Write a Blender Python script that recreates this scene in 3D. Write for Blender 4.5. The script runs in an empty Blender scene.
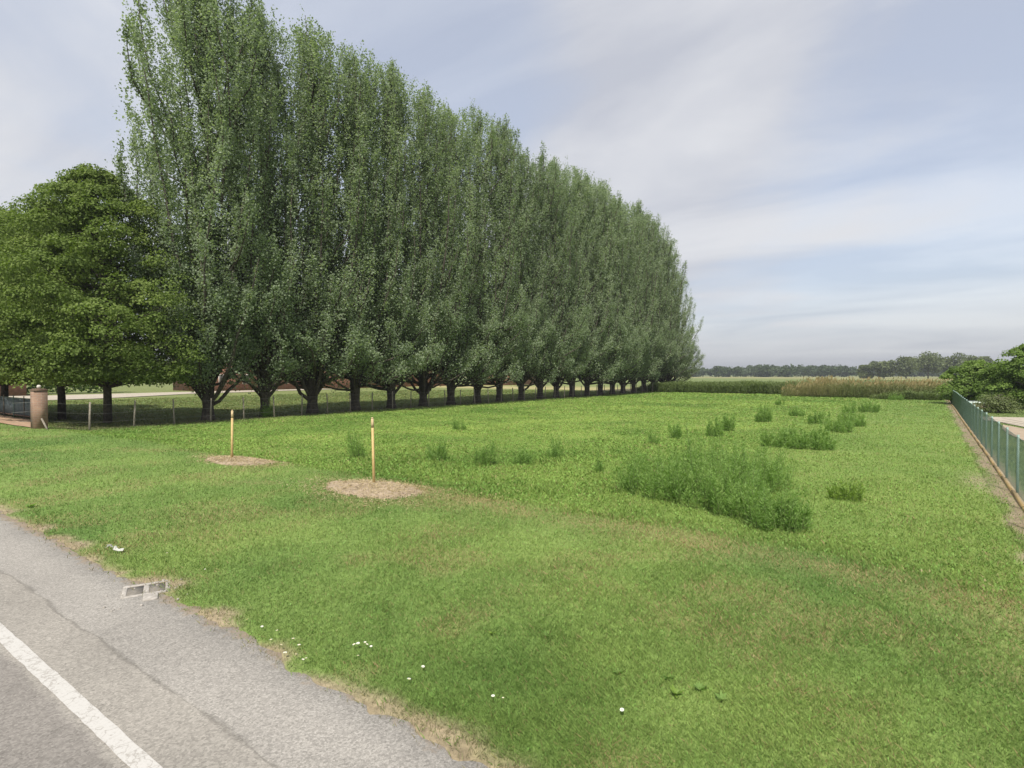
import bpy, math, random
import numpy as np
from mathutils import Vector, Euler

# ------------------------------------------------------------------ camera, light, exposure
scene = bpy.context.scene
COL = scene.collection
FPX, HOR, CAMH = 575.0, 374.0, 2.4
YAW = math.atan2(418.0, 575.0)          # field axis (+Y) lies this far to the right of the view axis
PITCH = math.atan((384.0 - HOR) / FPX)
cam_d = bpy.data.cameras.new("camera"); cam = bpy.data.objects.new("camera", cam_d); COL.objects.link(cam)
cam.location = (0, 0, CAMH)
cam.rotation_euler = (math.pi / 2 - PITCH, 0, YAW)
cam_d.sensor_width = 36.0; cam_d.lens = FPX / 1024 * 36.0
cam_d.clip_start = 0.05; cam_d.clip_end = 9000
scene.camera = cam

SUN_ELEV = math.radians(52); SUN_AZ = math.radians(154)      # clockwise from +Y, direction towards the sun
sd = Vector((math.sin(SUN_AZ) * math.cos(SUN_ELEV), math.cos(SUN_AZ) * math.cos(SUN_ELEV), math.sin(SUN_ELEV)))
sun_d = bpy.data.lights.new("sun", 'SUN'); sun = bpy.data.objects.new("sun", sun_d); COL.objects.link(sun)
sun_d.energy = 3.4; sun_d.angle = math.radians(1.2); sun_d.color = (1.0, 0.95, 0.87)
sun.rotation_euler = sd.to_track_quat('Z', 'Y').to_euler()
sun.location = (0, 0, 60)

world = bpy.data.worlds.new("World"); scene.world = world; world.use_nodes = True
wt = world.node_tree; wt.nodes.clear()
def wn(t, **k):
    n = wt.nodes.new(t)
    for a, b in k.items(): setattr(n, a, b)
    return n
wo = wn('ShaderNodeOutputWorld'); bg = wn('ShaderNodeBackground'); bg.inputs[1].default_value = 0.14
sky = wn('ShaderNodeTexSky', sky_type='NISHITA', sun_disc=False); sky.sun_elevation = SUN_ELEV; sky.sun_rotation = SUN_AZ
sky.air_density = 1.0; sky.dust_density = 2.0; sky.ozone_density = 1.5
tc = wn('ShaderNodeTexCoord'); sep = wn('ShaderNodeSeparateXYZ'); wt.links.new(tc.outputs['Generated'], sep.inputs[0])
def wm(op, a, b=None, c=None):
    n = wn('ShaderNodeMath', operation=op)
    for i, v in enumerate((a, b, c)):
        if v is None: continue
        if isinstance(v, (int, float)): n.inputs[i].default_value = v
        else: wt.links.new(v, n.inputs[i])
    return n.outputs[0]
zz = wm('ADD', wm('MAXIMUM', sep.outputs[2], 0.0), 0.16)
cb = wn('ShaderNodeCombineXYZ')
wt.links.new(wm('DIVIDE', sep.outputs[0], zz), cb.inputs[0]); wt.links.new(wm('DIVIDE', sep.outputs[1], zz), cb.inputs[1])
def cloud_noise(scale, rot, stretch, detail, rough, dist, off=(0, 0, 0)):
    mp = wn('ShaderNodeMapping'); mp.inputs['Rotation'].default_value = (0, 0, rot); mp.inputs['Scale'].default_value = stretch
    mp.inputs['Location'].default_value = off
    wt.links.new(cb.outputs[0], mp.inputs[0])
    n = wn('ShaderNodeTexNoise'); n.inputs['Scale'].default_value = scale; n.inputs['Detail'].default_value = detail
    n.inputs['Roughness'].default_value = rough; n.inputs['Distortion'].default_value = dist
    wt.links.new(mp.outputs[0], n.inputs['Vector']); return n.outputs[0]
big = cloud_noise(0.55, 0.5, (1.0, 0.6, 1), 4, 0.55, 0.5, (1.9, 0.4, 0))
streak = cloud_noise(1.1, 0.9, (0.6, 1.35, 1), 7, 0.54, 0.5, (3.1, 5.2, 0))
cv = wm('ADD', wm('MULTIPLY', big, 0.62), wm('MULTIPLY', streak, 0.38))
def toward(px, py, width, amount):
    v = Vector(((px - 512) / FPX, -(py - 384) / FPX, -1.0)); v.rotate(cam.rotation_euler); v.normalize()
    d = wn('ShaderNodeVectorMath', operation='DOT_PRODUCT'); wt.links.new(tc.outputs['Generated'], d.inputs[0]); d.inputs[1].default_value = v
    m_ = wn('ShaderNodeMapRange', interpolation_type='SMOOTHSTEP'); wt.links.new(d.outputs['Value'], m_.inputs[0])
    m_.inputs[1].default_value = math.cos(math.radians(width)); m_.inputs[2].default_value = 1.0; m_.inputs[3].default_value = 0.0; m_.inputs[4].default_value = amount
    return m_.outputs[0]
# a bank of cirrus in the north, a clear gap to the east of it
for a_ in ((600, 90, 26, .10), (760, 40, 24, .07), (940, 170, 22, -.09), (400, -20, 20, -.10)): cv = wm('ADD', cv, toward(*a_))
mr = wn('ShaderNodeMapRange', interpolation_type='SMOOTHSTEP'); wt.links.new(cv, mr.inputs[0])
mr.inputs[1].default_value = 0.40; mr.inputs[2].default_value = 0.58; mr.inputs[3].default_value = 0.72; mr.inputs[4].default_value = 0.97
hz_ = wn('ShaderNodeMapRange', interpolation_type='SMOOTHSTEP'); wt.links.new(sep.outputs[2], hz_.inputs[0])
hz_.inputs[1].default_value = 0.04; hz_.inputs[2].default_value = 0.42; hz_.inputs[3].default_value = 0.86; hz_.inputs[4].default_value = 0.0
cover = wm('MAXIMUM', mr.outputs[0], hz_.outputs[0])
mr2 = wn('ShaderNodeMapRange'); wt.links.new(streak, mr2.inputs[0])
mr2.inputs[1].default_value = 0.36; mr2.inputs[2].default_value = 0.62; mr2.inputs[3].default_value = 0.0; mr2.inputs[4].default_value = 1.0
ccol = wn('ShaderNodeMix', data_type='RGBA'); wt.links.new(mr2.outputs[0], ccol.inputs[0])
ccol.inputs[6].default_value = (2.35, 2.44, 2.74, 1); ccol.inputs[7].default_value = (3.25, 3.28, 3.40, 1)
mixc = wn('ShaderNodeMix', data_type='RGBA')
wt.links.new(cover, mixc.inputs[0]); wt.links.new(sky.outputs[0], mixc.inputs[6]); wt.links.new(ccol.outputs[2], mixc.inputs[7])
wt.links.new(mixc.outputs[2], bg.inputs[0]); wt.links.new(bg.outputs[0], wo.inputs[0])

scene.view_settings.view_transform = 'Standard'; scene.view_settings.look = 'None'
scene.view_settings.exposure = 0.78; scene.view_settings.gamma = 1.0
scene.render.engine = 'CYCLES'
scene.cycles.max_bounces = 6; scene.cycles.diffuse_bounces = 3; scene.cycles.transmission_bounces = 4
scene.cycles.transparent_max_bounces = 8; scene.cycles.volume_bounces = 0
scene.cycles.use_denoising = True

# ------------------------------------------------------------------ helpers
random.seed(7)
R0 = np.random.default_rng(11)

def sstep(a, b, x):
    t = np.clip((x - a) / (b - a), 0, 1); return t * t * (3 - 2 * t)
def vnoise(x, y, scale, seed=0):
    """smooth value noise 0..1, x y arrays in metres, scale = feature size"""
    x = np.asarray(x, float) / scale + 100.3 * seed; y = np.asarray(y, float) / scale - 57.7 * seed
    xi = np.floor(x).astype(np.int64); yi = np.floor(y).astype(np.int64); fx = x - xi; fy = y - yi
    fx = fx * fx * (3 - 2 * fx); fy = fy * fy * (3 - 2 * fy)
    def h(a, b):
        n = (a * 374761393 + b * 668265263 + seed * 1442695) & 0x7fffffff
        n = ((n ^ (n >> 13)) * 1274126177) & 0x7fffffff
        return ((n ^ (n >> 16)) & 0xffff) / 65535.0
    return (h(xi, yi) * (1 - fx) + h(xi + 1, yi) * fx) * (1 - fy) + (h(xi, yi + 1) * (1 - fx) + h(xi + 1, yi + 1) * fx) * fy
def fbm(x, y, scale, seed=0, octs=3):
    v = 0; a = 1; t = 0
    for i in range(octs):
        v = v + a * vnoise(x, y, scale / 2 ** i, seed + i); t += a; a *= .55
    return v / t
def H(x, y):
    """height of the ground"""
    x = np.asarray(x, float); y = np.asarray(y, float)
    z = -0.03 + 0.035 * sstep(2.55, 3.0, y) + 0.05 * sstep(3.0, 5.5, y)
    crest = 8.4 + 0.5 * (vnoise(x, y * 0, 6, 3) - .5) - 0.9 * sstep(-2, 3, x)
    z = z - 0.205 * sstep(-0.3, 1.7, y - crest)
    bump = (fbm(x, y, 1.6, 5) - .5) * 0.05 + (vnoise(x, y, 9, 8) - .5) * 0.05
    z = z + bump * sstep(3.2, 5, y) * (1 - sstep(200, 300, np.abs(x) + np.abs(y)))
    z = z + 0.02 * sstep(-6.2, -7, y)
    return z
def P(px, py, z=-0.15):
    """ground point seen at pixel (px, py) of the photograph, on the level z"""
    v = Vector(((px - 512) / FPX, -(py - 384) / FPX, -1.0)); v.rotate(cam.rotation_euler)
    t = (z - CAMH) / v.z
    return v.x * t, v.y * t
def dist_m(x, y):
    return -x * math.sin(YAW) + y * math.cos(YAW)          # depth along the view axis

def tag(o, label=None, cat=None, group=None, kind=None):
    if label: o['label'] = label
    if cat: o['category'] = cat
    if group: o['group'] = group
    if kind: o['kind'] = kind
    return o
def empty(name, loc, rz=0.0):
    o = bpy.data.objects.new(name, None); COL.objects.link(o); o.location = loc; o.rotation_euler = (0, 0, rz)
    o.empty_display_size = .3; return o
def obj(name, me, mat, parent=None, loc=None):
    o = bpy.data.objects.new(name, me); COL.objects.link(o)
    if mat and not me.materials: me.materials.append(mat)
    if parent: o.parent = parent
    if loc is not None: o.location = loc
    return o
def mesh_np(name, V, F, smooth=False, color=None, tint=None):
    """V (n,3), F (m,k) faces of one size; color per-vertex albedo (n,3); tint per-vertex float"""
    V = np.asarray(V, np.float32); F = np.asarray(F, np.int32)
    me = bpy.data.meshes.new(name); me.vertices.add(len(V)); me.vertices.foreach_set('co', V.ravel())
    k = F.shape[1]; me.loops.add(F.size); me.loops.foreach_set('vertex_index', F.ravel())
    me.polygons.add(len(F)); me.polygons.foreach_set('loop_start', np.arange(0, F.size, k, dtype=np.int32))
    me.polygons.foreach_set('loop_total', np.full(len(F), k, np.int32))
    if smooth: me.polygons.foreach_set('use_smooth', np.ones(len(F), bool))
    me.update(calc_edges=True)
    if color is not None:
        at = me.attributes.new('albedo', 'FLOAT_COLOR', 'POINT')
        at.data.foreach_set('color', np.concatenate([color, np.ones((len(color), 1))], 1).astype(np.float32).ravel())
    if tint is not None:
        at = me.attributes.new('tint', 'FLOAT', 'POINT'); at.data.foreach_set('value', np.asarray(tint, np.float32))
    return me

class MB:
    """collects boxes and tubes into one mesh of quads"""
    def __init__(s): s.V = []; s.F = []; s.n = 0
    def add(s, V, F):
        V = np.asarray(V, float); F = np.asarray(F, int); s.V.append(V); s.F.append(F + s.n); s.n += len(V); return s
    def box(s, x0, x1, y0, y1, z0, z1):
        V = [(x0,y0,z0),(x1,y0,z0),(x1,y1,z0),(x0,y1,z0),(x0,y0,z1),(x1,y0,z1),(x1,y1,z1),(x0,y1,z1)]
        return s.add(V, [(0,3,2,1),(4,5,6,7),(0,1,5,4),(1,2,6,5),(2,3,7,6),(3,0,4,7)])
    def tube(s, pts, rad, seg=6, cap=True):
        pts = np.asarray(pts, float); n = len(pts); rad = np.broadcast_to(np.asarray(rad, float), (n,))
        T = np.gradient(pts, axis=0); T /= (np.linalg.norm(T, axis=1, keepdims=True) + 1e-9)
        ref = np.array([0, 0, 1.0]) if abs(T[0][2]) < .8 else np.array([1.0, 0, 0])
        A = np.cross(T, ref); A /= (np.linalg.norm(A, axis=1, keepdims=True) + 1e-9); B = np.cross(T, A)
        a = np.arange(seg) * 2 * math.pi / seg
        V = pts[:, None] + rad[:, None, None] * (np.cos(a)[None, :, None] * A[:, None] + np.sin(a)[None, :, None] * B[:, None])
        F = [(i*seg+j, i*seg+(j+1)%seg, (i+1)*seg+(j+1)%seg, (i+1)*seg+j) for i in range(n-1) for j in range(seg)]
        V = V.reshape(-1, 3)
        if cap:
            c0 = len(V); V = np.vstack([V, pts[0], pts[-1]])
            F += [(c0, (j+1)%seg, j, c0) if False else ((j+1)%seg, j, c0, c0) for j in range(0)]
            for j in range(0, seg, 2):
                F.append((j, c0, (j+2)%seg, (j+1)%seg)); b = (n-1)*seg
                F.append((b+(j+1)%seg, b+(j+2)%seg, c0+1, b+j))
        return s.add(V, F)
    def mesh(s, name, smooth=False): return mesh_np(name, np.vstack(s.V), np.vstack(s.F), smooth)

def rand_unit(rng, n):
    v = rng.normal(size=(n, 3)); return v / np.linalg.norm(v, axis=1, keepdims=True)
def leaf_geo(C, U, N, L, W):
    """diamond leaves: centre C, long axis U, normal-ish N, length L, width W"""
    U = U / (np.linalg.norm(U, axis=1, keepdims=True) + 1e-9)
    Wv = np.cross(U, N); Wv /= (np.linalg.norm(Wv, axis=1, keepdims=True) + 1e-9)
    L = np.asarray(L)[:, None] / 2; W = np.asarray(W)[:, None] / 2
    V = np.stack([C - U*L, C + Wv*W - U*L*.15, C + U*L, C - Wv*W - U*L*.15], 1).reshape(-1, 3)
    F = np.arange(len(V)).reshape(-1, 4)
    return V, F

# ------------------------------------------------------------------ materials
def new_mat(name):
    m = bpy.data.materials.new(name); m.use_nodes = True; nt = m.node_tree; nt.nodes.clear()
    out = nt.nodes.new('ShaderNodeOutputMaterial'); return m, nt, out
def N(nt, t, ins=None, **k):
    n = nt.nodes.new(t)
    for a, b in k.items(): setattr(n, a, b)
    for a, b in (ins or {}).items():
        if hasattr(b, 'is_linked') or isinstance(b, bpy.types.NodeSocket): nt.links.new(b, n.inputs[a])
        else: n.inputs[a].default_value = b
    return n
def ramp(nt, fac, stops):
    r = nt.nodes.new('ShaderNodeValToRGB'); nt.links.new(fac, r.inputs[0]); e = r.color_ramp.elements
    while len(e) < len(stops): e.new(0.5)
    for i, (p, c) in enumerate(stops): e[i].position = p; e[i].color = (*c, 1)
    return r.outputs[0]
def simple(name, c1, c2, scale=8, rough=.8, bump=.15, metal=0, detail=6, dist=.01):
    m, nt, out = new_mat(name)
    tcn = N(nt, 'ShaderNodeTexCoord'); no = N(nt, 'ShaderNodeTexNoise', {'Vector': tcn.outputs['Object'], 'Scale': scale, 'Detail': detail})
    col = ramp(nt, no.outputs[0], [(.3, c1), (.7, c2)])
    bp = N(nt, 'ShaderNodeBump', {'Strength': bump, 'Distance': dist, 'Height': no.outputs[0]})
    b = N(nt, 'ShaderNodeBsdfPrincipled', {'Base Color': col, 'Roughness': rough, 'Metallic': metal, 'Normal': bp.outputs[0]})
    nt.links.new(b.outputs[0], out.inputs[0]); return m
def leaf_mat(name, c_dark, c_mid, c_light, trans=.35, rough=.55, varo=.12, spec=.3):
    """leaf colour from the per-leaf tint; a share of the light passes through"""
    m, nt, out = new_mat(name)
    at = N(nt, 'ShaderNodeAttribute', attribute_name='tint'); oi = N(nt, 'ShaderNodeObjectInfo')
    mm = N(nt, 'ShaderNodeMath', {0: oi.outputs['Random'], 1: varo, 2: at.outputs['Fac']}, operation='MULTIPLY_ADD')
    col = ramp(nt, mm.outputs[0], [(0.0, c_dark), (.5, c_mid), (1.0, c_light)])
    b = N(nt, 'ShaderNodeBsdfPrincipled', {'Base Color': col, 'Roughness': rough, 'Specular IOR Level': spec})
    tcol = N(nt, 'ShaderNodeMix', {0: 1.0, 6: col, 7: (1.15, 1.3, .6, 1)}, data_type='RGBA', blend_type='MULTIPLY')
    t = N(nt, 'ShaderNodeBsdfTranslucent', {'Color': tcol.outputs[2]})
    mx = N(nt, 'ShaderNodeMixShader', {0: trans, 1: b.outputs[0], 2: t.outputs[0]})
    nt.links.new(mx.outputs[0], out.inputs[0]); return m
def albedo_mat(name, fine_scale=None, rough=.9, trans=0.0, lo=.75, hi=1.25, bump=0, spec=.2):
    m, nt, out = new_mat(name)
    at = N(nt, 'ShaderNodeAttribute', attribute_name='albedo'); col = at.outputs['Color']; kw = {}
    if fine_scale:
        tcn = N(nt, 'ShaderNodeTexCoord')
        n1 = N(nt, 'ShaderNodeTexNoise', {'Vector': tcn.outputs['Object'], 'Scale': fine_scale, 'Detail': 8, 'Roughness': .7})
        mr = N(nt, 'ShaderNodeMapRange', {0: n1.outputs[0], 1: .3, 2: .7, 3: lo, 4: hi})
        mx = N(nt, 'ShaderNodeVectorMath', {0: col, 3: mr.outputs[0]}, operation='SCALE'); col = mx.outputs[0]
        if bump:
            bp = N(nt, 'ShaderNodeBump', {'Strength': bump, 'Distance': .04, 'Height': n1.outputs[0]}); kw['Normal'] = bp.outputs[0]
    b = N(nt, 'ShaderNodeBsdfPrincipled', {'Base Color': col, 'Roughness': rough, 'Specular IOR Level': spec, **kw})
    if trans:
        t = N(nt, 'ShaderNodeBsdfTranslucent', {'Color': col})
        b = N(nt, 'ShaderNodeMixShader', {0: trans, 1: b.outputs[0], 2: t.outputs[0]})
    nt.links.new(b.outputs[0], out.inputs[0]); return m

M = {}
M['ground'] = albedo_mat('ground_turf', 14, lo=.6, hi=1.35, bump=.6)
M['blades'] = albedo_mat('grass_blades', None, rough=.6, trans=.3, spec=.25)
M['bark'] = simple('bark', (.045, .038, .03), (.15, .13, .105), 9, .95, .9, dist=.05)
M['bark_dark'] = simple('dark_bark', (.03, .025, .02), (.09, .075, .058), 8, .95, .9, dist=.05)
M['poplar'] = leaf_mat('poplar_leaves', (.115, .155, .092), (.23, .285, .178), (.37, .42, .31), .50, .6, .15, .2)
M['hornbeam'] = leaf_mat('broad_leaves', (.070, .104, .027), (.148, .204, .052), (.235, .282, .09), .38, .7, .12, .15)
M['garden'] = leaf_mat('garden_leaves', (.075, .125, .028), (.155, .235, .052), (.26, .35, .10), .42, .6, .12, .2)
M['weed'] = leaf_mat('weed_leaves', (.145, .245, .066), (.215, .335, .092), (.31, .42, .135), .50, .6, .12, .2)
M['pale_weed'] = leaf_mat('pale_weed_leaves', (.12, .20, .03), (.19, .29, .05), (.28, .37, .08), .38)
M['far'] = leaf_mat('far_wood_leaves', (.035, .060, .022), (.07, .105, .036), (.12, .15, .06), .25)
M['olive'] = leaf_mat('olive_leaves', (.07, .095, .032), (.125, .155, .055), (.18, .20, .085), .3)
M['crop'] = leaf_mat('crop_leaves', (.08, .12, .035), (.14, .185, .06), (.21, .25, .09), .35)
M['reed'] = leaf_mat('reed_leaves', (.10, .15, .05), (.225, .225, .095), (.36, .29, .15), .3)
M['straw'] = leaf_mat('straw', (.20, .145, .07), (.36, .28, .15), (.52, .44, .28), .1)

def asphalt():
    m, nt, out = new_mat('old_asphalt'); tcn = N(nt, 'ShaderNodeTexCoord'); o = tcn.outputs['Object']
    sp = N(nt, 'ShaderNodeSeparateXYZ', {0: o})
    n_big = N(nt, 'ShaderNodeTexNoise', {'Vector': o, 'Scale': .7, 'Detail': 4})
    n_fine = N(nt, 'ShaderNodeTexNoise', {'Vector': o, 'Scale': 70, 'Detail': 6, 'Roughness': .85})
    vor = N(nt, 'ShaderNodeTexVoronoi', {'Vector': o, 'Scale': 62})
    wob = N(nt, 'ShaderNodeTexNoise', {'Vector': o, 'Scale': 1.3, 'Detail': 5})
    w0 = N(nt, 'ShaderNodeMath', {0: wob.outputs[0], 1: -.5}, operation='ADD')
    yy = N(nt, 'ShaderNodeMath', {0: w0.outputs[0], 1: .22, 2: sp.outputs[1]}, operation='MULTIPLY_ADD')
    # three bands: lane (y<1.4), smooth strip (1.45..1.97), coarse shoulder (>1.97)
    sh = N(nt, 'ShaderNodeMapRange', {0: yy.outputs[0], 1: 1.95, 2: 2.0, 3: 0, 4: 1}, interpolation_type='SMOOTHSTEP')
    st = N(nt, 'ShaderNodeMapRange', {0: yy.outputs[0], 1: 1.36, 2: 1.44, 3: 0, 4: 1}, interpolation_type='SMOOTHSTEP')
    c1 = N(nt, 'ShaderNodeMix', {0: st.outputs[0], 6: (.205, .190, .171, 1), 7: (.270, .252, .222, 1)}, data_type='RGBA')
    c2 = N(nt, 'ShaderNodeMix', {0: sh.outputs[0], 6: c1.outputs[2], 7: (.272, .256, .230, 1)}, data_type='RGBA')
    # seam line
    d = N(nt, 'ShaderNodeMath', {0: yy.outputs[0], 1: -1.965}, operation='ADD'); d = N(nt, 'ShaderNodeMath', {0: d.outputs[0]}, operation='ABSOLUTE')
    gap = N(nt, 'ShaderNodeTexNoise', {'Vector': o, 'Scale': 2.2, 'Detail': 3})
    gw = N(nt, 'ShaderNodeMapRange', {0: gap.outputs[0], 1: .35, 2: .65, 3: .004, 4: .05})
    q = N(nt, 'ShaderNodeMath', {0: d.outputs[0], 1: gw.outputs[0]}, operation='DIVIDE')
    seam = N(nt, 'ShaderNodeMapRange', {0: q.outputs[0], 1: 0, 2: 1, 3: .74, 4: 1.0}, interpolation_type='SMOOTHSTEP')
    # fine cracks
    vc = N(nt, 'ShaderNodeTexNoise', {'Vector': o, 'Scale': 2.5, 'Detail': 6}); va = N(nt, 'ShaderNodeVectorMath', {0: vc.outputs['Color'], 1: o}, operation='ADD')
    ck = N(nt, 'ShaderNodeTexVoronoi', {'Vector': va.outputs[0], 'Scale': .9}, feature='DISTANCE_TO_EDGE')
    ckm = N(nt, 'ShaderNodeMapRange', {0: ck.outputs['Distance'], 1: 0, 2: .006, 3: .82, 4: 1})
    big = N(nt, 'ShaderNodeMapRange', {0: n_big.outputs[0], 1: .3, 2: .7, 3: .88, 4: 1.1})
    # grain contrast stronger on the shoulder
    amp = N(nt, 'ShaderNodeMath', {0: sh.outputs[0], 1: .55, 2: .75}, operation='MULTIPLY_ADD')
    gr = N(nt, 'ShaderNodeMapRange', {0: n_fine.outputs[0], 1: .3, 2: .7, 3: -.32, 4: .32})
    g2 = N(nt, 'ShaderNodeMath', {0: gr.outputs[0], 1: amp.outputs[0], 2: 1.0}, operation='MULTIPLY_ADD')
    g3 = N(nt, 'ShaderNodeMapRange', {0: vor.outputs['Color'], 1: 0, 2: 1, 3: .72, 4: 1.28})
    f = None
    for s_ in (seam, ckm, big, g2, g3):
        f = s_.outputs[0] if f is None else N(nt, 'ShaderNodeMath', {0: f, 1: s_.outputs[0]}, operation='MULTIPLY').outputs[0]
    col = N(nt, 'ShaderNodeVectorMath', {0: c2.outputs[2], 3: f}, operation='SCALE')
    en = N(nt, 'ShaderNodeTexNoise', {'Vector': o, 'Scale': 9, 'Detail': 8, 'Roughness': .75})
    en2 = N(nt, 'ShaderNodeTexNoise', {'Vector': o, 'Scale': 1.1, 'Detail': 3})
    ee = N(nt, 'ShaderNodeMath', {0: en.outputs[0], 1: .55, 2: sp.outputs[1]}, operation='MULTIPLY_ADD')
    ee = N(nt, 'ShaderNodeMath', {0: en2.outputs[0], 1: .5, 2: ee.outputs[0]}, operation='MULTIPLY_ADD')
    em = N(nt, 'ShaderNodeMapRange', {0: ee.outputs[0], 1: 3.18, 2: 3.34, 3: 0, 4: .85}, interpolation_type='SMOOTHSTEP')
    col = N(nt, 'ShaderNodeMix', {0: em.outputs[0], 6: col.outputs[0], 7: (.30, .235, .165, 1)}, data_type='RGBA')
    bp = N(nt, 'ShaderNodeBump', {'Strength': .5, 'Distance': .004, 'Height': n_fine.outputs[0]})
    b = N(nt, 'ShaderNodeBsdfPrincipled', {'Base Color': col.outputs[2], 'Roughness': .95, 'Specular IOR Level': .1, 'Normal': bp.outputs[0]})
    nt.links.new(b.outputs[0], out.inputs[0]); return m
M['asphalt'] = asphalt()
def paint():
    m, nt, out = new_mat('worn_road_paint'); tcn = N(nt, 'ShaderNodeTexCoord'); o = tcn.outputs['Object']
    nz = N(nt, 'ShaderNodeTexNoise', {'Vector': o, 'Scale': 40, 'Detail': 8, 'Roughness': .8})
    vc = N(nt, 'ShaderNodeTexNoise', {'Vector': o, 'Scale': 5, 'Detail': 5}); va = N(nt, 'ShaderNodeVectorMath', {0: vc.outputs['Color'], 1: o}, operation='ADD')
    ck = N(nt, 'ShaderNodeTexVoronoi', {'Vector': va.outputs[0], 'Scale': 3.2}, feature='DISTANCE_TO_EDGE')
    ckm = N(nt, 'ShaderNodeMapRange', {0: ck.outputs['Distance'], 1: .012, 2: .045, 3: .15, 4: 1})
    wear = N(nt, 'ShaderNodeMapRange', {0: nz.outputs[0], 1: .36, 2: .48, 3: .35, 4: 1})
    f = N(nt, 'ShaderNodeMath', {0: ckm.outputs[0], 1: wear.outputs[0]}, operation='MULTIPLY')
    c = N(nt, 'ShaderNodeMix', {0: f.outputs[0], 6: (.30, .28, .25, 1), 7: (.46, .445, .415, 1)}, data_type='RGBA')
    b = N(nt, 'ShaderNodeBsdfPrincipled', {'Base Color': c.outputs[2], 'Roughness': .75}); nt.links.new(b.outputs[0], out.inputs[0]); return m
M['paint'] = paint()
def bricks(name, c1, c2, mortar, sc=1.0, w=.26, h=.075):
    m, nt, out = new_mat(name); tcn = N(nt, 'ShaderNodeTexCoord'); sp = N(nt, 'ShaderNodeSeparateXYZ', {0: tcn.outputs['Object']})
    s = N(nt, 'ShaderNodeMath', {0: sp.outputs[0], 1: sp.outputs[1]}, operation='ADD'); cmb = N(nt, 'ShaderNodeCombineXYZ', {0: s.outputs[0], 1: sp.outputs[2]})
    br = N(nt, 'ShaderNodeTexBrick', {'Vector': cmb.outputs[0], 'Color1': (*c1, 1), 'Color2': (*c2, 1), 'Mortar': (*mortar, 1), 'Scale': sc,
        'Mortar Size': .008, 'Brick Width': w, 'Row Height': h})
    nz = N(nt, 'ShaderNodeTexNoise', {'Vector': tcn.outputs['Object'], 'Scale': 3, 'Detail': 7}); mr = N(nt, 'ShaderNodeMapRange', {0: nz.outputs[0], 1: .3, 2: .7, 3: .75, 4: 1.2})
    col = N(nt, 'ShaderNodeVectorMath', {0: br.outputs[0], 3: mr.outputs[0]}, operation='SCALE')
    b = N(nt, 'ShaderNodeBsdfPrincipled', {'Base Color': col.outputs[0], 'Roughness': .9}); nt.links.new(b.outputs[0], out.inputs[0]); return m
M['pillar_brick'] = bricks('pillar_brick', (.27, .165, .11), (.22, .13, .09), (.25, .20, .155))
M['house_brick'] = bricks('house_brick', (.27, .105, .06), (.21, .085, .055), (.24, .19, .15))
M['roof'] = simple('roof_tiles', (.26, .10, .06), (.40, .19, .11), 4, .9)
M['concrete'] = simple('concrete', (.33, .31, .28), (.50, .47, .43), 14, .9, .4)
M['old_concrete'] = simple('old_concrete', (.24, .22, .19), (.42, .39, .35), 22, .95, .5)
M['pale_stone'] = simple('pale_stone', (.42, .38, .34), (.62, .58, .52), 20, .85)
M['gravel'] = simple('gravel', (.30, .26, .20), (.44, .39, .31), 6, .95)
M['paving'] = simple('driveway_paving', (.30, .19, .12), (.42, .29, .19), 5, .92)
M['earth'] = simple('bare_earth', (.26, .20, .14), (.38, .30, .21), 5, .95)
M['wood_post'] = simple('weathered_wood', (.14, .12, .095), (.28, .25, .20), 20, .9, .4)
M['stake'] = simple('yellow_wood', (.42, .29, .11), (.54, .40, .18), 25, .75, .3)
M['stake_top'] = simple('pale_wood', (.44, .33, .18), (.56, .44, .26), 25, .8, .3)
M['wire'] = simple('galvanised_wire', (.20, .20, .19), (.32, .32, .30), 30, .5, .1, .6)
M['green_wire'] = simple('green_coated_wire', (.05, .105, .085), (.085, .15, .12), 10, .5, .1)
M['green_post'] = simple('green_steel_post', (.17, .26, .22), (.25, .34, .29), 10, .5, .1)
M['rust'] = simple('rusty_edging', (.24, .17, .07), (.38, .27, .11), 6, .85, .3)
M['gate'] = simple('blue_grey_mesh', (.19, .25, .27), (.28, .33, .35), 3, .7, .2)
M['rail'] = simple('brown_rail', (.12, .08, .055), (.20, .13, .09), 8, .8)
M['shutter'] = simple('dark_shutter', (.05, .045, .04), (.09, .08, .07), 8, .7)
M['frame_green'] = simple('pale_green_lid', (.48, .56, .48), (.62, .69, .62), 6, .6)
M['white'] = simple('white_petal', (.55, .55, .52), (.66, .66, .62), 30, .8)
M['yellow'] = simple('yellow_centre', (.65, .48, .06), (.75, .58, .1), 30, .8)
M['stem'] = simple('green_stem', (.09, .14, .035), (.14, .20, .05), 30, .8)
M['dark_pit'] = simple('dirt_in_hole', (.13, .12, .10), (.20, .18, .155), 20, .95)
M['litter'] = simple('crumpled_paper', (.34, .35, .31), (.48, .48, .44), 20, .9)

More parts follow.
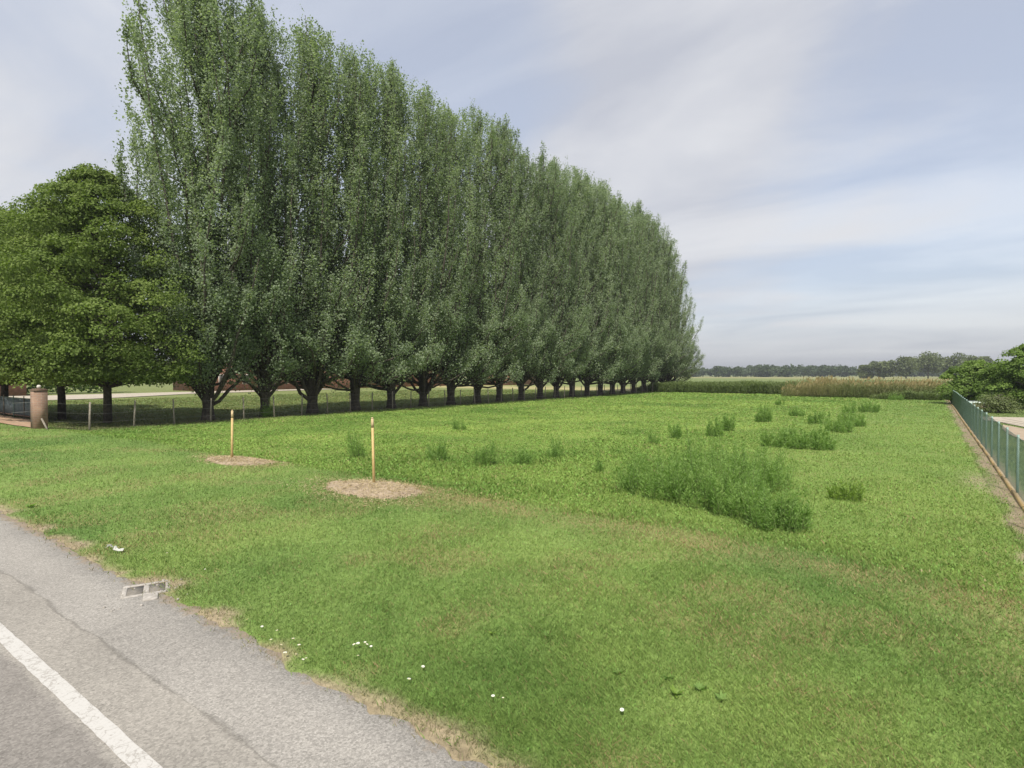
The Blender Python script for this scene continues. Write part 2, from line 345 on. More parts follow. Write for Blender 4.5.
# ------------------------------------------------------------------ ground
FENCE_L, FENCE_R = -31.0, 1.52
def zones(x, y):
    z = {}
    z['edge'] = (1 - sstep(2.80, 3.04, y + .13 * sstep(-5.5, -2.2, x) + (fbm(x, y, .5, 21) - .5) * .75)) * (y > 0)
    z['field'] = sstep(-.35, .35, y - (8.7 - 0.9 * sstep(-2, 3, x)) + (fbm(x, y, 1.2, 33) - .5) * 1.6)
    z['dry'] = np.clip((fbm(x, y, 1.1, 41) - .5) * 5, 0, 1) * .38
    cr = np.exp(-((y - (8.15 - 1.0 * sstep(-2, 3, x)) + (vnoise(x, y, 2, 9) - .5) * .7) / .62) ** 2)
    z['crest'] = cr * np.clip(.15 + 1.0 * fbm(x, y, .8, 51), 0, 1) * sstep(-13, -6, x)
    fw = (x - (FENCE_R - .37) + (fbm(x, y, .9, 61) - .5) * .55)
    z['strip'] = sstep(-.10, .12, fw) * (1 - sstep(FENCE_R + .1, FENCE_R + .3, x)) * (y > 4.5) * (y < 72)
    z['strip'] = np.maximum(z['strip'], .8 * np.exp(-(((x - 1.0) / .35) ** 2 + ((y - 17.5) / 1.6) ** 2)) * (.4 + fbm(x, y, .4, 66)))
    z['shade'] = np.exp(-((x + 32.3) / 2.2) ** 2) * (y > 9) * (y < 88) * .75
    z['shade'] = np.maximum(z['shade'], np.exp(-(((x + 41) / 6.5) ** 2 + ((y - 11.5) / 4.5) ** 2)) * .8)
    return z
def lerp3(a, b, t): return a * (1 - t[:, None]) + b * t[:, None]
def ground_color(x, y, blade=False, rnd=None):
    n = len(x); z = zones(x, y); r = lambda *c: np.tile(np.array(c, float), (n, 1))
    n1 = fbm(x, y, 2.4, 71); n2 = fbm(x, y, .35, 75); n3 = fbm(x, y, 7, 78); n4 = fbm(x, y, 1.3, 80)
    mown = lerp3(r(.130, .222, .052), r(.230, .322, .084), np.clip((n1 - .5) * 1.2 + (n4 - .5) * .9 + .55, 0, 1))
    fld = lerp3(r(.158, .252, .052), r(.272, .365, .086), np.clip((n1 - .5) * 1.1 + (n3 - .5) * 1.2 + .5 + (n4 - .5) * .7, 0, 1))
    right = sstep(-7, -2.5, x - 0) * (y > 6)
    fld = lerp3(fld, r(.180, .268, .066), right * .5)
    tan = lerp3(r(.27, .22, .10), r(.36, .27, .14), n2)
    dirt = lerp3(r(.225, .175, .10), r(.35, .29, .195), n2)
    back = sstep(-30.6, -31.4, x) if False else 1 - sstep(-31.6, -30.6, x)
    fld = lerp3(fld, r(.185, .205, .075), back * .8)
    c = lerp3(mown, fld, z['field'])
    if blade:
        c = c * (0.78 + .50 * rnd[:, None])
        t = (rnd * 7919 % 1.0)
        c = lerp3(c, tan * 1.15, ((t < np.clip(z['dry'] * .55 * (1 - .75 * z['field']) + z['crest'] * .50, 0, .9)) * 1.0))
        c = lerp3(c, tan, (t > .955) * .7)
        c = lerp3(c, dirt, np.clip(z['edge'] * .8, 0, 1) * (t < .75))
    else:
        c = c * np.array([.80, .80, .80])
        c = lerp3(c, tan * .9, np.clip(z['dry'] * .8 * (1 - .7 * z['field']) + z['crest'] * .55, 0, 1))
        c = lerp3(c, dirt, np.clip(z['edge'], 0, 1))
        c = lerp3(c, dirt, z['strip'])
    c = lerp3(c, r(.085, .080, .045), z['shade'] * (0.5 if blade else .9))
    # farmland far off: stripes of stubble, green and dry grass
    far = sstep(76, 84, y + .0 * x) * 1.0
    band = vnoise(y * 0, y + x * .06, 42, 91)
    fc = lerp3(r(.13, .17, .05), r(.34, .30, .14), sstep(.35, .6, band))
    fc = lerp3(fc, r(.16, .19, .07), sstep(400, 900, y))
    c = lerp3(c, fc, far)
    # garden behind the wire fence: mown lawn
    g = ((x > FENCE_R + .2) & (y > 5) & (y < 75)) * 1.0
    c = lerp3(c, lerp3(r(.11, .16, .045), r(.17, .20, .07), n1), g * .85)
    return c, z

def axis(stops):
    out = []
    for (a, b, st) in stops: out += list(np.arange(a, b, st))
    return np.array(out)
gx = axis([(-4000, -1000, 500), (-1000, -300, 100), (-300, -90, 15), (-90, -34, 1.4), (-34, -14, .5), (-14, 4.4, .12), (4.4, 14, .5), (14, 60, 3), (60, 300, 20), (300, 1000, 100), (1000, 4001, 500)])
gy = axis([(-600, -60, 60), (-60, -8, 4), (-8, 2, 1), (2, 14, .12), (14, 30, .35), (30, 100, 1.2), (100, 300, 8), (300, 1000, 70), (1000, 5001, 400)])
X, Y = np.meshgrid(gx, gy); Xf, Yf = X.ravel(), Y.ravel()
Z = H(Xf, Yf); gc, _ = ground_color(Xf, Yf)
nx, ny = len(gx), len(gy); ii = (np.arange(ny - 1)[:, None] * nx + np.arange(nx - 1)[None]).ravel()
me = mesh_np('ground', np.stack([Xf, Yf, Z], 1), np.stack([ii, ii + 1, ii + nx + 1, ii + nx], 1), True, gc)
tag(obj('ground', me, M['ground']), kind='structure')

# road: one sheet with a crumbling edge, painted edge line
xs = np.concatenate([np.arange(-400, -24, 4.0), np.arange(-24, 14, .06), np.arange(14, 200, 4.0)])
e1 = 2.79 - .13 * sstep(-5.5, -2.2, xs) + (fbm(xs, xs * 0, 1.2, 101) - .5) * .30 + (fbm(xs, xs * 0 + 5, .16, 103) - .5) * .22
ys = [-6.3, -3.0, 0.0, 1.5, 2.4]
V = []
for yv in ys: V.append(np.stack([xs, np.full_like(xs, yv), np.full_like(xs, 0.0)], 1))
V.append(np.stack([xs, e1, np.full_like(xs, 0.0)], 1)); V.append(np.stack([xs, e1 + .04, np.full_like(xs, -.035)], 1))
n = len(xs); F = [np.stack([k*n + np.arange(n-1), k*n + np.arange(n-1) + 1, (k+1)*n + np.arange(n-1) + 1, (k+1)*n + np.arange(n-1)], 1) for k in range(len(V)-1)]
tag(obj('road', mesh_np('road', np.vstack(V), np.vstack(F)), M['asphalt']), kind='structure')
for (ya, yb) in ((1.43, 1.55), (-5.3, -5.17)):
    V = []
    for k, yv in enumerate((ya, yb)):
        V.append(np.stack([xs, yv + (fbm(xs, xs * 0 + k * 9 + ya, .12, 107) - .5) * .018, np.full_like(xs, .004)], 1))
    F = np.stack([np.arange(n-1), np.arange(n-1) + 1, n + np.arange(n-1) + 1, n + np.arange(n-1)], 1)
    tag(obj('road_edge_line', mesh_np('road_edge_line', np.vstack(V), F), M['paint']), kind='structure')

def patch(name, outline, mat, lift=.02, step=.6, kind='structure'):
    """a thin sheet following the ground inside an outline"""
    import mathutils
    o = np.array(outline); x0, y0 = o.min(0); x1, y1 = o.max(0)
    pts = [Vector(p) for p in outline]; pts3 = mathutils.geometry.tessellate_polygon([[Vector((p[0], p[1], 0)) for p in outline]])
    V = [(p[0], p[1], float(H(p[0], p[1])) + lift) for p in outline]
    me = bpy.data.meshes.new(name); me.from_pydata(V, [], [tuple(t) for t in pts3]); me.update()
    # refine so that it follows the ground
    import bmesh
    bm = bmesh.new(); bm.from_mesh(me)
    for _ in range(4):
        long = [e for e in bm.edges if e.calc_length() > step]
        if not long: break
        bmesh.ops.subdivide_edges(bm, edges=long, cuts=1)
    for v in bm.verts: v.co.z = float(H(v.co.x, v.co.y)) + lift
    bmesh.ops.recalc_face_normals(bm, faces=bm.faces)
    for f in bm.faces:
        if f.normal.z < 0: f.normal_flip()
    bm.to_mesh(me); bm.free()
    return tag(obj(name, me, mat), kind=kind)
patch('yard', [(-84, -40), (-67, -40), (-68, 22), (-76, 36), (-80, 60), (-84, 60)], M['gravel'], .05, 8)
dw = [(-52, 2.86), (-42, 2.86), (-41.2, 6.5), (-38, 7.6), (-31.6, 7.9), (-31.5, 8.3), (-38.6, 10.0), (-60, 10.0), (-60, 8), (-53, 6.5)]
patch('driveway', dw, M['paving'], .035, .7)
gp = [P(*p) for p in ((1100, 421), (1024, 418), (996, 417.5), (978, 417), (984, 420), (1003, 423), (1024, 427), (1100, 436))]
patch('garden_path', gp, M['gravel'], .03, .8)
gb = [P(*p) for p in ((1100, 438), (1024, 429), (1003, 425), (1002, 429), (1010, 435), (1024, 441), (1100, 455))]
patch('bare_garden_soil', gb, M['earth'], .03, .8)
PATH_POLY = [gp, gb]

# ------------------------------------------------------------------ grass
def in_poly(x, y, poly):
    inside = np.zeros(len(x), bool); m = len(poly)
    for i in range(m):
        x0, y0 = poly[i]; x1, y1 = poly[(i + 1) % m]
        c = ((y0 > y) != (y1 > y)) & (x < (x1 - x0) * (y - y0) / (y1 - y0 + 1e-12) + x0); inside ^= c
    return inside
MULCH = []
for (px, py, w, d) in ((240, 462, 100, 1.25), (374, 491.5, 122, 1.2)):
    cx, cy = P(px, py, .02); MULCH.append((cx, cy))
MR = [(1.35, .78), (1.30, .78)]
def mulch_mask(x, y, k=1.0):
    m = np.zeros(len(x), bool)
    for (cx, cy), (a, b) in zip(MULCH, MR):
        dx, dy = (x - cx), (y - cy); 
        m |= ((dx / (a * k)) ** 2 + (dy / (b * k)) ** 2 + (fbm(x, y, .4, 131) - .5) * .8) < 1
    return m
def scatter(n, dmin, dmax, rng, azh=math.radians(58)):
    d = dmin * (dmax / dmin) ** rng.random(n); az = (rng.random(n) * 2 - 1) * azh - YAW
    return d * np.sin(az), d * np.cos(az), d
def grass(n, seed, dmin, dmax):
    rng = np.random.default_rng(seed); x, y, d = scatter(n, dmin, dmax, rng); z = zones(x, y)
    keep = (y > 2.58 + .3 * rng.random(n) ** .5) & (x > -80) & (x < 40) & (y < 77) & ~mulch_mask(x, y, .86)
    keep &= ~((x > FENCE_R - .05) & (x < FENCE_R + .12))
    keep &= rng.random(n) > np.clip(z['edge'] * .6 + z['strip'] * .84 + z['shade'] * .7 + z['crest'] * .25, 0, .97)
    for poly in PATH_POLY + [dw]: keep &= ~in_poly(x, y, poly)
    keep &= ~((x < -65) & (x > -85))
    x, y, d = x[keep], y[keep], d[keep]; z = {k: v[keep] for k, v in z.items()}; n = len(x)
    rnd = rng.random(n); cl = fbm(x, y, .28, 121, 2) * .6 + .4 * vnoise(x, y, 1.1, 127); cl2 = fbm(x, y, 2.6, 125)
    inf = z['field'] * (x < FENCE_R) * (1 - .65 * sstep(-6.5, -3.0, x + (cl2 - .5) * 2) * sstep(8, 11, y))
    h_m = .024 + .045 * cl; h_f = .03 + .20 * cl * cl2 ** 1.5 + .02 * cl
    h_f = h_f * (1 - .35 * sstep(12, 35, d)); h = (h_m * (1 - inf) + h_f * inf) * (.6 + .8 * rng.random(n))
    w = np.maximum(.0024, d * .00066) * (1 + .6 * inf) * (.7 + .6 * rng.random(n)); h = np.maximum(h, w * 1.6)
    leafy = rng.random(n) < (.06 + .06 * inf)
    az = rng.random(n) * 6.283; lean = rng.random(n) ** 1.0 * 1.0
    u = np.stack([np.cos(az), np.sin(az), np.zeros(n)], 1); side = np.stack([-np.sin(az), np.cos(az), np.zeros(n)], 1)
    base = np.stack([x, y, np.maximum(H(x, y) - .004, np.where(y < 2.75, 0, -9))], 1)
    up = np.array([0, 0, 1.0])
    mid = base + up * (h * .6)[:, None] + u * (h * lean * .3)[:, None]
    tip = base + up * (h * (1 - .25 * lean))[:, None] + u * (h * lean * .95)[:, None]
    a = base - side * w[:, None] * .5; b = base + side * w[:, None] * .5
    # broad low leaves of clover and plantain
    lw = w * 1.35
    a2 = mid - side * lw[:, None]; b2 = mid + side * lw[:, None]
    base2 = base + up * (h * .25)[:, None]; tip2 = base2 + u * (lw * 2.4)[:, None] + up * (h * .5)[:, None]
    mm = leafy[:, None]
    V = np.stack([np.where(mm, base2, a), np.where(mm, b2, b), tip * (1 - mm) + tip2 * mm, np.where(mm, a2, (a + mid) / 2 - side * w[:, None] * .1)], 1)
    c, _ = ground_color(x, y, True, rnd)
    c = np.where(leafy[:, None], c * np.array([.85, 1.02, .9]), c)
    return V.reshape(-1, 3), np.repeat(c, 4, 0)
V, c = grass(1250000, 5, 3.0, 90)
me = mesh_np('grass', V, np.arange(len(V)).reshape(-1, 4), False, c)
tag(obj('grass', me, M['blades']), 'short green grass of the mown verge and the field behind it', 'grass', kind='stuff')

# ------------------------------------------------------------------ trees
def poplar_meshes(seed, Ht, Rm, n_leaf=52000, pr=(.72, .95, 1.0, .96, .84, .54, .12)):
    rng = np.random.default_rng(seed)
    tb = MB(); paths = []
    zs = np.linspace(-.15, Ht * .97, 14); wob = np.cumsum(rng.normal(0, .07, (14, 2)), 0); wob[:3] = 0
    rad = .36 * (1 - zs / Ht).clip(0.02) ** 1.1 + .02; rad[0] = .48; rad[1] *= .95
    # lower trunk gets more rings for its flare
    tp = np.stack([wob[:, 0], wob[:, 1], zs], 1)
    tb.tube(np.vstack([[0, 0, -.15], [0, 0, .25], [0, 0, .7], tp[1:]]), np.concatenate([[.44, .34, .28], rad[1:]]), 9)
    def trunk_at(z): return np.array([np.interp(z, tp[:, 2], tp[:, 0]), np.interp(z, tp[:, 2], tp[:, 1]), z])
    def prof(z): return Rm * (np.interp(z / Ht, [0, .1, .25, .5, .75, .92, 1.0], pr))
    nl = 118
    for i in range(nl):
        f = i / nl
        if i < 24: z0 = .7 + rng.random() * 2.0; zend = z0 + 5 + rng.random() * (Ht * .50); wide = .55 + .5 * rng.random()
        elif i < 58: z0 = 1.3 + rng.random() * 4.5; zend = z0 + .8 + rng.random() * 4.2; wide = .8 + .3 * rng.random()
        else: z0 = 3 + (Ht - 7) * rng.random(); zend = min(Ht * (.86 + .15 * rng.random()), z0 + 4 + rng.random() * 6); wide = .25 + .85 * rng.random()
        az = i * 2.39996 + rng.normal(0, .35); Re = prof(zend) * wide
        if Re < .2: Re = .2
        t = np.linspace(0, 1, 9); k = rng.normal(0, .16) * t ** 2
        r_ = Re * (1 - (1 - t) ** 2.1) ; 
        if i < 24: r_ = Re * (1 - (1 - t) ** 1.8)
        zz_ = z0 + (zend - z0) * t ** (1.18 if i < 24 else 1.35)
        b = trunk_at(z0)
        a_ = az + k
        Pp = np.stack([b[0] * (1 - t) + (trunk_at(min(zend, Ht))[0]) * t + r_ * np.cos(a_), b[1] * (1 - t) + trunk_at(min(zend, Ht))[1] * t + r_ * np.sin(a_), zz_], 1)
        Pp[1:-1] += rng.normal(0, .06, (7, 3))
        r0 = (.105 if i < 24 else .075) * (1 - .55 * z0 / Ht)
        tb.tube(Pp, r0 * (1 - t) ** .8 + .012, 5, False)
        paths.append((Pp, (1.5 if i < 58 else 1.0) if i >= 24 else .95, i < 58 and i >= 24, i < 24))
    paths.append((tp[4:], 1.2, False, False)); paths.append((tp[8:], 1.6, False, False))
    # foliage sleeves
    Ls = np.array([np.linalg.norm(np.diff(p, axis=0), axis=1).sum() * w for p, w, _, _ in paths]); share = Ls / Ls.sum()
    C_all, U_all, T_all = [], [], []
    per = 30
    for (Pp, w, low, vase), s in zip(paths, share):
        nc = max(3, int(n_leaf * s / per)); tt = rng.random(nc) ** .8
        if low: tt = .25 + .75 * rng.random(nc)
        if vase: tt = .30 + .70 * rng.random(nc)
        seg = tt * (len(Pp) - 1); i0 = np.minimum(seg.astype(int), len(Pp) - 2); fr = (seg - i0)[:, None]
        c = Pp[i0] * (1 - fr) + Pp[i0 + 1] * fr
        sl = (.66 if low else .52) * np.sqrt(np.clip(1.02 - tt, 0, 1)) + .13
        d = rand_unit(rng, nc); d[:, 2] = np.abs(d[:, 2]) * .9 + .1
        c = c + d * (sl * rng.random(nc) ** .6)[:, None] * np.array([1, 1, 1.5])
        ok = c[:, 2] > 1.45 + .8 * rng.random(len(c)); c = c[ok]; i0 = i0[ok]
        nc = len(c)
        if nc == 0: continue
        o = c[:, :2] / (np.linalg.norm(c[:, :2], axis=1, keepdims=True) + .3)
        ax = (Pp[i0 + 1] - Pp[i0]); ax = ax / (np.linalg.norm(ax, axis=1, keepdims=True) + 1e-6) + np.concatenate([o * (.5 if low else .22), np.full((nc, 1), .35)], 1) + rng.normal(0, .20, (nc, 3)); ax /= np.linalg.norm(ax, axis=1, keepdims=True)
        size = rng.uniform(.7, 1.4, (nc, 1, 1)); along = rng.uniform(-1, 1, (nc, per, 1))
        clp = ax[:, None] * along * .46 * size + rng.normal(0, 1, (nc, per, 3)) * (.10 + .055 * low) * size * (1.05 - .5 * along)
        C = (c[:, None] + clp).reshape(-1, 3)
        tint = np.clip(.42 + rng.normal(0, .10), .2, .65) + np.repeat(rng.normal(0, .13, nc), per) + rng.normal(0, .09, nc * per)
        tint += (rng.random(nc * per) < .07) * .30
        C_all.append(C); U = rng.normal(0, 1, (nc * per, 3)); U[:, 2] -= .3; U_all.append(U); T_all.append(tint)
    # free shoots filling the rest of the crown
    nc = int(n_leaf * .26 / per); zc = Ht * rng.uniform(.12, .97, nc); ac = rng.random(nc) * 6.283; rc = prof(zc) * rng.uniform(.35, 1.0, nc) * .92
    c = np.stack([rc * np.cos(ac), rc * np.sin(ac), zc], 1)
    ax = np.stack([np.cos(ac) * .3, np.sin(ac) * .3, np.ones(nc)], 1) + rng.normal(0, .15, (nc, 3)); along = rng.uniform(-1, 1, (nc, per, 1)); size = rng.uniform(.7, 1.5, (nc, 1, 1))
    C = (c[:, None] + ax[:, None] * along * .55 * size + rng.normal(0, 1, (nc, per, 3)) * .12 * size * (1.05 - .6 * along)).reshape(-1, 3)
    C_all.append(C); U_all.append(rng.normal(0, 1, C.shape)); T_all.append(np.repeat(np.clip(rng.normal(.42, .16, nc), 0, 1), per) + rng.normal(0, .13, nc * per))
    C = np.vstack(C_all); U = np.vstack(U_all); T = np.clip(np.concatenate(T_all), 0, .99); n = len(C)
    N_ = rng.normal(0, 1, (n, 3)); N_[:, 2] *= .7
    N_[:, 2] += .55; L = rng.uniform(.075, .15, n); V, F = leaf_geo(C, U, N_, L, L * .85)
    crown = mesh_np('poplar_crown', V, F, False, None, np.repeat(T, 4))
    trunk = tb.mesh('poplar_trunk', True)
    return trunk, crown

def layered_meshes(seed, Ht, Rm, z_low=2.5, n_br=120, pads=9, per=46, flat=.10, leaf=(.10, .17), trunk_r=.25, droop=.35, lat_k=.16, ps=(.26, .46)):
    """broad crown built of flat sprays on spreading branches"""
    rng = np.random.default_rng(seed); tb = MB()
    zs = np.linspace(-.1, Ht * .9, 9); tp = np.stack([rng.normal(0, .05, 9), rng.normal(0, .05, 9), zs], 1); tp[:2, :2] = 0
    tb.tube(tp, trunk_r * (1 - zs / Ht).clip(.03) + .02, 9)
    def prof(z):
        f = (z - z_low) / (Ht - z_low); return Rm * np.interp(f, [0, .08, .25, .5, .75, .9, 1], [.88, .98, 1.0, .88, .62, .38, .10])
    CC, TT, NN = [], [], []
    for i in range(n_br):
        z0 = z_low + (Ht - z_low) * ((i + .5) / n_br) ** 1.12 + rng.normal(0, .15 if n_br < 100 else .45); az = i * 2.39996 + rng.normal(0, .3)
        R = max(.35, prof(z0) * rng.uniform(.80, 1.12)); t = np.linspace(0, 1, 6)
        up = rng.uniform(.05, .28) * R; zz_ = z0 - .5 * (z0 > z_low + 1) + up * t * 1.4 - droop * R * t ** 2.2 * .45
        Pp = np.stack([R * t * np.cos(az), R * t * np.sin(az), zz_], 1)
        if i % 2 == 0: tb.tube(Pp, .05 * (1 - t) + .008, 4, False)
        npd = max(3, int(pads * (.35 + .65 * R / Rm))); tt = .38 + .62 * rng.random(npd) ** .75
        c = np.stack([np.interp(tt, t, Pp[:, j]) for j in range(3)], 1)
        lat = rng.normal(0, lat_k * R * tt + .1, npd); c[:, 0] += -np.sin(az) * lat; c[:, 1] += np.cos(az) * lat; c[:, 2] += rng.normal(0, .12 if n_br < 100 else .33, npd)
        s = rng.uniform(*ps, npd)
        off = rng.normal(0, 1, (npd, per, 3)) * s[:, None, None]; rr = np.linalg.norm(off[..., :2], axis=2)
        off[..., 2] = rng.normal(0, flat, (npd, per)) - .28 * rr ** 1.6
        C = (c[:, None] + off).reshape(-1, 3)
        tint = np.repeat(np.clip(rng.normal(.42, .10, npd), 0, 1), per) + rng.normal(0, .12, npd * per)
        Nn = rng.normal(0, .55, (npd * per, 3)); Nn[:, 2] += 1.0; Nn[:, 0] += .5 * math.cos(az); Nn[:, 1] += .5 * math.sin(az)
        CC.append(C); TT.append(tint); NN.append(Nn)
    C = np.vstack(CC); T = np.clip(np.concatenate(TT), 0, .99); Nn = np.vstack(NN); n = len(C)
    U = np.cross(Nn, rng.normal(0, 1, (n, 3))); L = rng.uniform(*leaf, n); V, F = leaf_geo(C, U, Nn, L, L * .75)
    return tb.mesh('tree_trunk', True), mesh_np('tree_crown', V, F, False, None, np.repeat(T, 4))

def clump_meshes(seed, Ht, Rm, z_low=2.3, n_cl=760, per=190, cs=(.52, 1.0), leaf=(.09, .16), trunk_r=.19, prof=(.80, .97, 1.0, .90, .66, .42, .12), top_shift=(0, 0)):
    """crown of many domed leafy clumps carried on spreading branches"""
    rng = np.random.default_rng(seed); tb = MB()
    zs = np.linspace(-.1, Ht * .9, 9); sh = np.linspace(0, 1, 9)[:, None] ** 1.5 * np.array(top_shift)
    tp = np.concatenate([sh + rng.normal(0, .04, (9, 2)), zs[:, None]], 1); tp[:2, :2] = 0
    tb.tube(tp, trunk_r * (1 - zs / Ht).clip(.03) + .02, 9)
    f = rng.random(n_cl) ** 1.4; z = z_low + (Ht - z_low - .3) * f
    lob = 1 + .16 * np.sin(3 * rng.random() * 6 + 0); az = rng.random(n_cl) * 6.283
    R = Rm * np.interp(f, [0, .08, .25, .5, .75, .9, 1], prof); R = R * (1 + .13 * np.sin(az * 2 + f * 9 + seed) + .09 * np.sin(az * 5 - f * 14)) 
    rr = R * (1 - .70 * rng.random(n_cl) ** 1.4)
    sx = np.interp(f, [0, 1], [0, 1]) ** 1.5
    c = np.stack([rr * np.cos(az) + sx * top_shift[0], rr * np.sin(az) + sx * top_shift[1], z], 1)
    s = rng.uniform(*cs, n_cl) * np.interp(f, [0, .8, 1], [1, .9, .6])
    for i in range(0, n_cl, 5):
        z0 = max(z_low * .8, c[i, 2] - rr[i] * .45); b = np.array([0, 0, z0]) + np.array([*(top_shift), 0]) * (z0 / Ht) ** 1.5
        t = np.linspace(0, 1, 5)[:, None]; Pp = b * (1 - t) + c[i] * t + np.array([0, 0, .25]) * np.sin(t * 3.14) * .6
        tb.tube(Pp, .045 * (1 - t[:, 0]) + .01, 4, False)
    d = rand_unit(rng, n_cl * per).reshape(n_cl, per, 3); d[..., 2] = np.abs(d[..., 2]) * 1.0 - .30
    rad = rng.uniform(.55, 1.05, (n_cl, per, 1)) ; off = d * rad * s[:, None, None] * np.array([1.1, 1.1, .78])
    hr = np.linalg.norm(off[..., :2], axis=2); off[..., 2] -= .18 * hr ** 1.5
    C = (c[:, None] + off).reshape(-1, 3) + rng.normal(0, .05, (n_cl * per, 3)); n = len(C)
    Nn = d.reshape(-1, 3) + [0, 0, .6] + rng.normal(0, .55, (n, 3)); U = np.cross(Nn, rng.normal(0, 1, (n, 3)))
    T = np.repeat(np.clip(rng.normal(.42, .10, n_cl), 0, 1), per) + rng.normal(0, .11, n)
    L = rng.uniform(*leaf, n); V, F = leaf_geo(C, U, Nn, L, L * .72)
    return tb.mesh('tree_trunk', True), mesh_np('tree_crown', V, F, False, None, np.repeat(np.clip(T, 0, .99), 4))

def tree_thing(name, label, cat, group, loc, rz, trunk, crown, mb, ml, scale=(1, 1, 1)):
    r = empty(name, loc, rz); tag(r, label, cat, group); r.scale = scale
    obj('trunk', trunk, mb, r); obj('crown', crown, ml, r); return r

A0, N0 = 8513.0, 11.8
variants = [poplar_meshes(100 + k, 25.9 + (-.3, .3, 0, -.4, .3, -.2, .2)[k], 3.8 + (-.35, .2, 0, .4, -.2, .1, -.1)[k], (92000, 84000, 98000, 90000, 74000, 92000, 86000)[k]) for k in range(7)]
big_first = poplar_meshes(151, 27.0, 4.7, 165000, (.32, .42, .62, .94, .84, .52, .12))
end_wide = poplar_meshes(160, 26.0, 5.8, 105000)
ordinal = ['first', 'second', 'third', 'fourth', 'fifth', 'sixth', 'seventh', 'eighth', 'ninth', 'tenth', 'eleventh', 'twelfth', 'thirteenth',
           'fourteenth', 'fifteenth', 'sixteenth', 'seventeenth', 'eighteenth', 'nineteenth', 'twentieth', 'twenty-first', 'twenty-second']
rt = random.Random(3)
for k in range(22):
    x, y = -32.4 + rt.uniform(-.12, .12), 15.9 + 3.34 * k
    if k == 0:
        tr, crn = big_first; lab = 'broad tall poplar at the near left end of the row, beside the layered tree'
    elif k == 21: tr, crn = end_wide; lab = 'last poplar at the far end of the row, wide rounded crown against the open sky'
    else:
        tr, crn = variants[(k * 3 + (k // 7)) % 7]
        if k == 20: tr, crn = end_wide
        lab = f'upright green poplar, {ordinal[k]} trunk from the near left end of the long row'
    s = rt.uniform(.955, 1.0); wv = rt.uniform(.93, 1.14)
    if k == 19: s = .96
    if k == 21: s = .72; wv = .82
    if k == 20: s = .87; wv = .8
    tree_thing('poplar', lab, 'poplar tree', 'poplars in the long row along the field', (x, y, float(H(x, y))), rt.uniform(0, 6.28), tr, crn,
               M['bark_dark'], M['poplar'], (wv, wv, s))

for (px, Ht, Rm, seed, lab) in (
        (108, 13.3, 5.1, 31, 'broad dark green layered tree with a domed top beside the first poplar'),
        (62, 12.3, 4.3, 32, 'shorter layered green tree just left of the domed tree, its trunk right of the pillar'),
        (5, 13.0, 4.6, 33, 'yellowish green layered tree cut by the left edge, standing behind the mesh gate'),
        (-60, 13.5, 4.8, 34, 'layered tree beyond the left edge of the photo, outermost of its group')):
    x, y = P(px, {108: 423, 62: 419}.get(px, 414.5)); tr, crn = clump_meshes(seed, Ht, Rm, top_shift=(-.6, -.3) if px == 108 else (0, 0))
    tree_thing('shade_tree', lab, 'tree', 'layered trees at the left behind the brick pillar', (x, y, float(H(x, y))), 0, tr, crn, M['bark_dark'], M['hornbeam'])

# garden trees behind the wire fence
for (px, py, Ht, Rm, seed, name, lab) in (
        (960, 404, 3.9, 2.3, 41, 'garden_tree', 'low round green tree right behind the far end of the wire fence'),
        (984, 405, 3.7, 1.9, 42, 'garden_tree', 'round garden tree behind the pale cold frame lid'),
        (1003, 407, 3.6, 1.7, 43, 'garden_tree', 'lighter green garden tree, third from the fence end'),
        (1028, 409, 4.9, 2.3, 44, 'garden_tree', 'tallest and darkest garden tree, cut by the right edge of the photo'),
        (1070, 407, 4.6, 2.4, 45, 'garden_tree', 'garden tree beyond the right edge, outermost of its group')):
    x, y = P(px, py); x = max(x, FENCE_R + .4 + Rm * .55)
    tr, crn = clump_meshes(seed, Ht, Rm, z_low=.45, n_cl=150, per=130, cs=(.38, .68), leaf=(.11, .20), trunk_r=.10, prof=(.9, 1, 1, .92, .75, .55, .2))
    tree_thing(name, lab, 'tree', 'leafy garden trees behind the wire fence', (x, y, float(H(x, y))), 0, tr, crn, M['bark'], M['garden'])
x, y = P(998, 413); tr, crn = layered_meshes(48, 1.25, .95, z_low=.1, n_br=26, pads=6, per=40, flat=.1, leaf=(.07, .12), trunk_r=.04)
tree_thing('shrub', 'small olive grey shrub on the garden lawn in front of the round trees', 'shrub', None, (x, y, float(H(x, y))), 0, tr, crn, M['bark'], M['olive'])

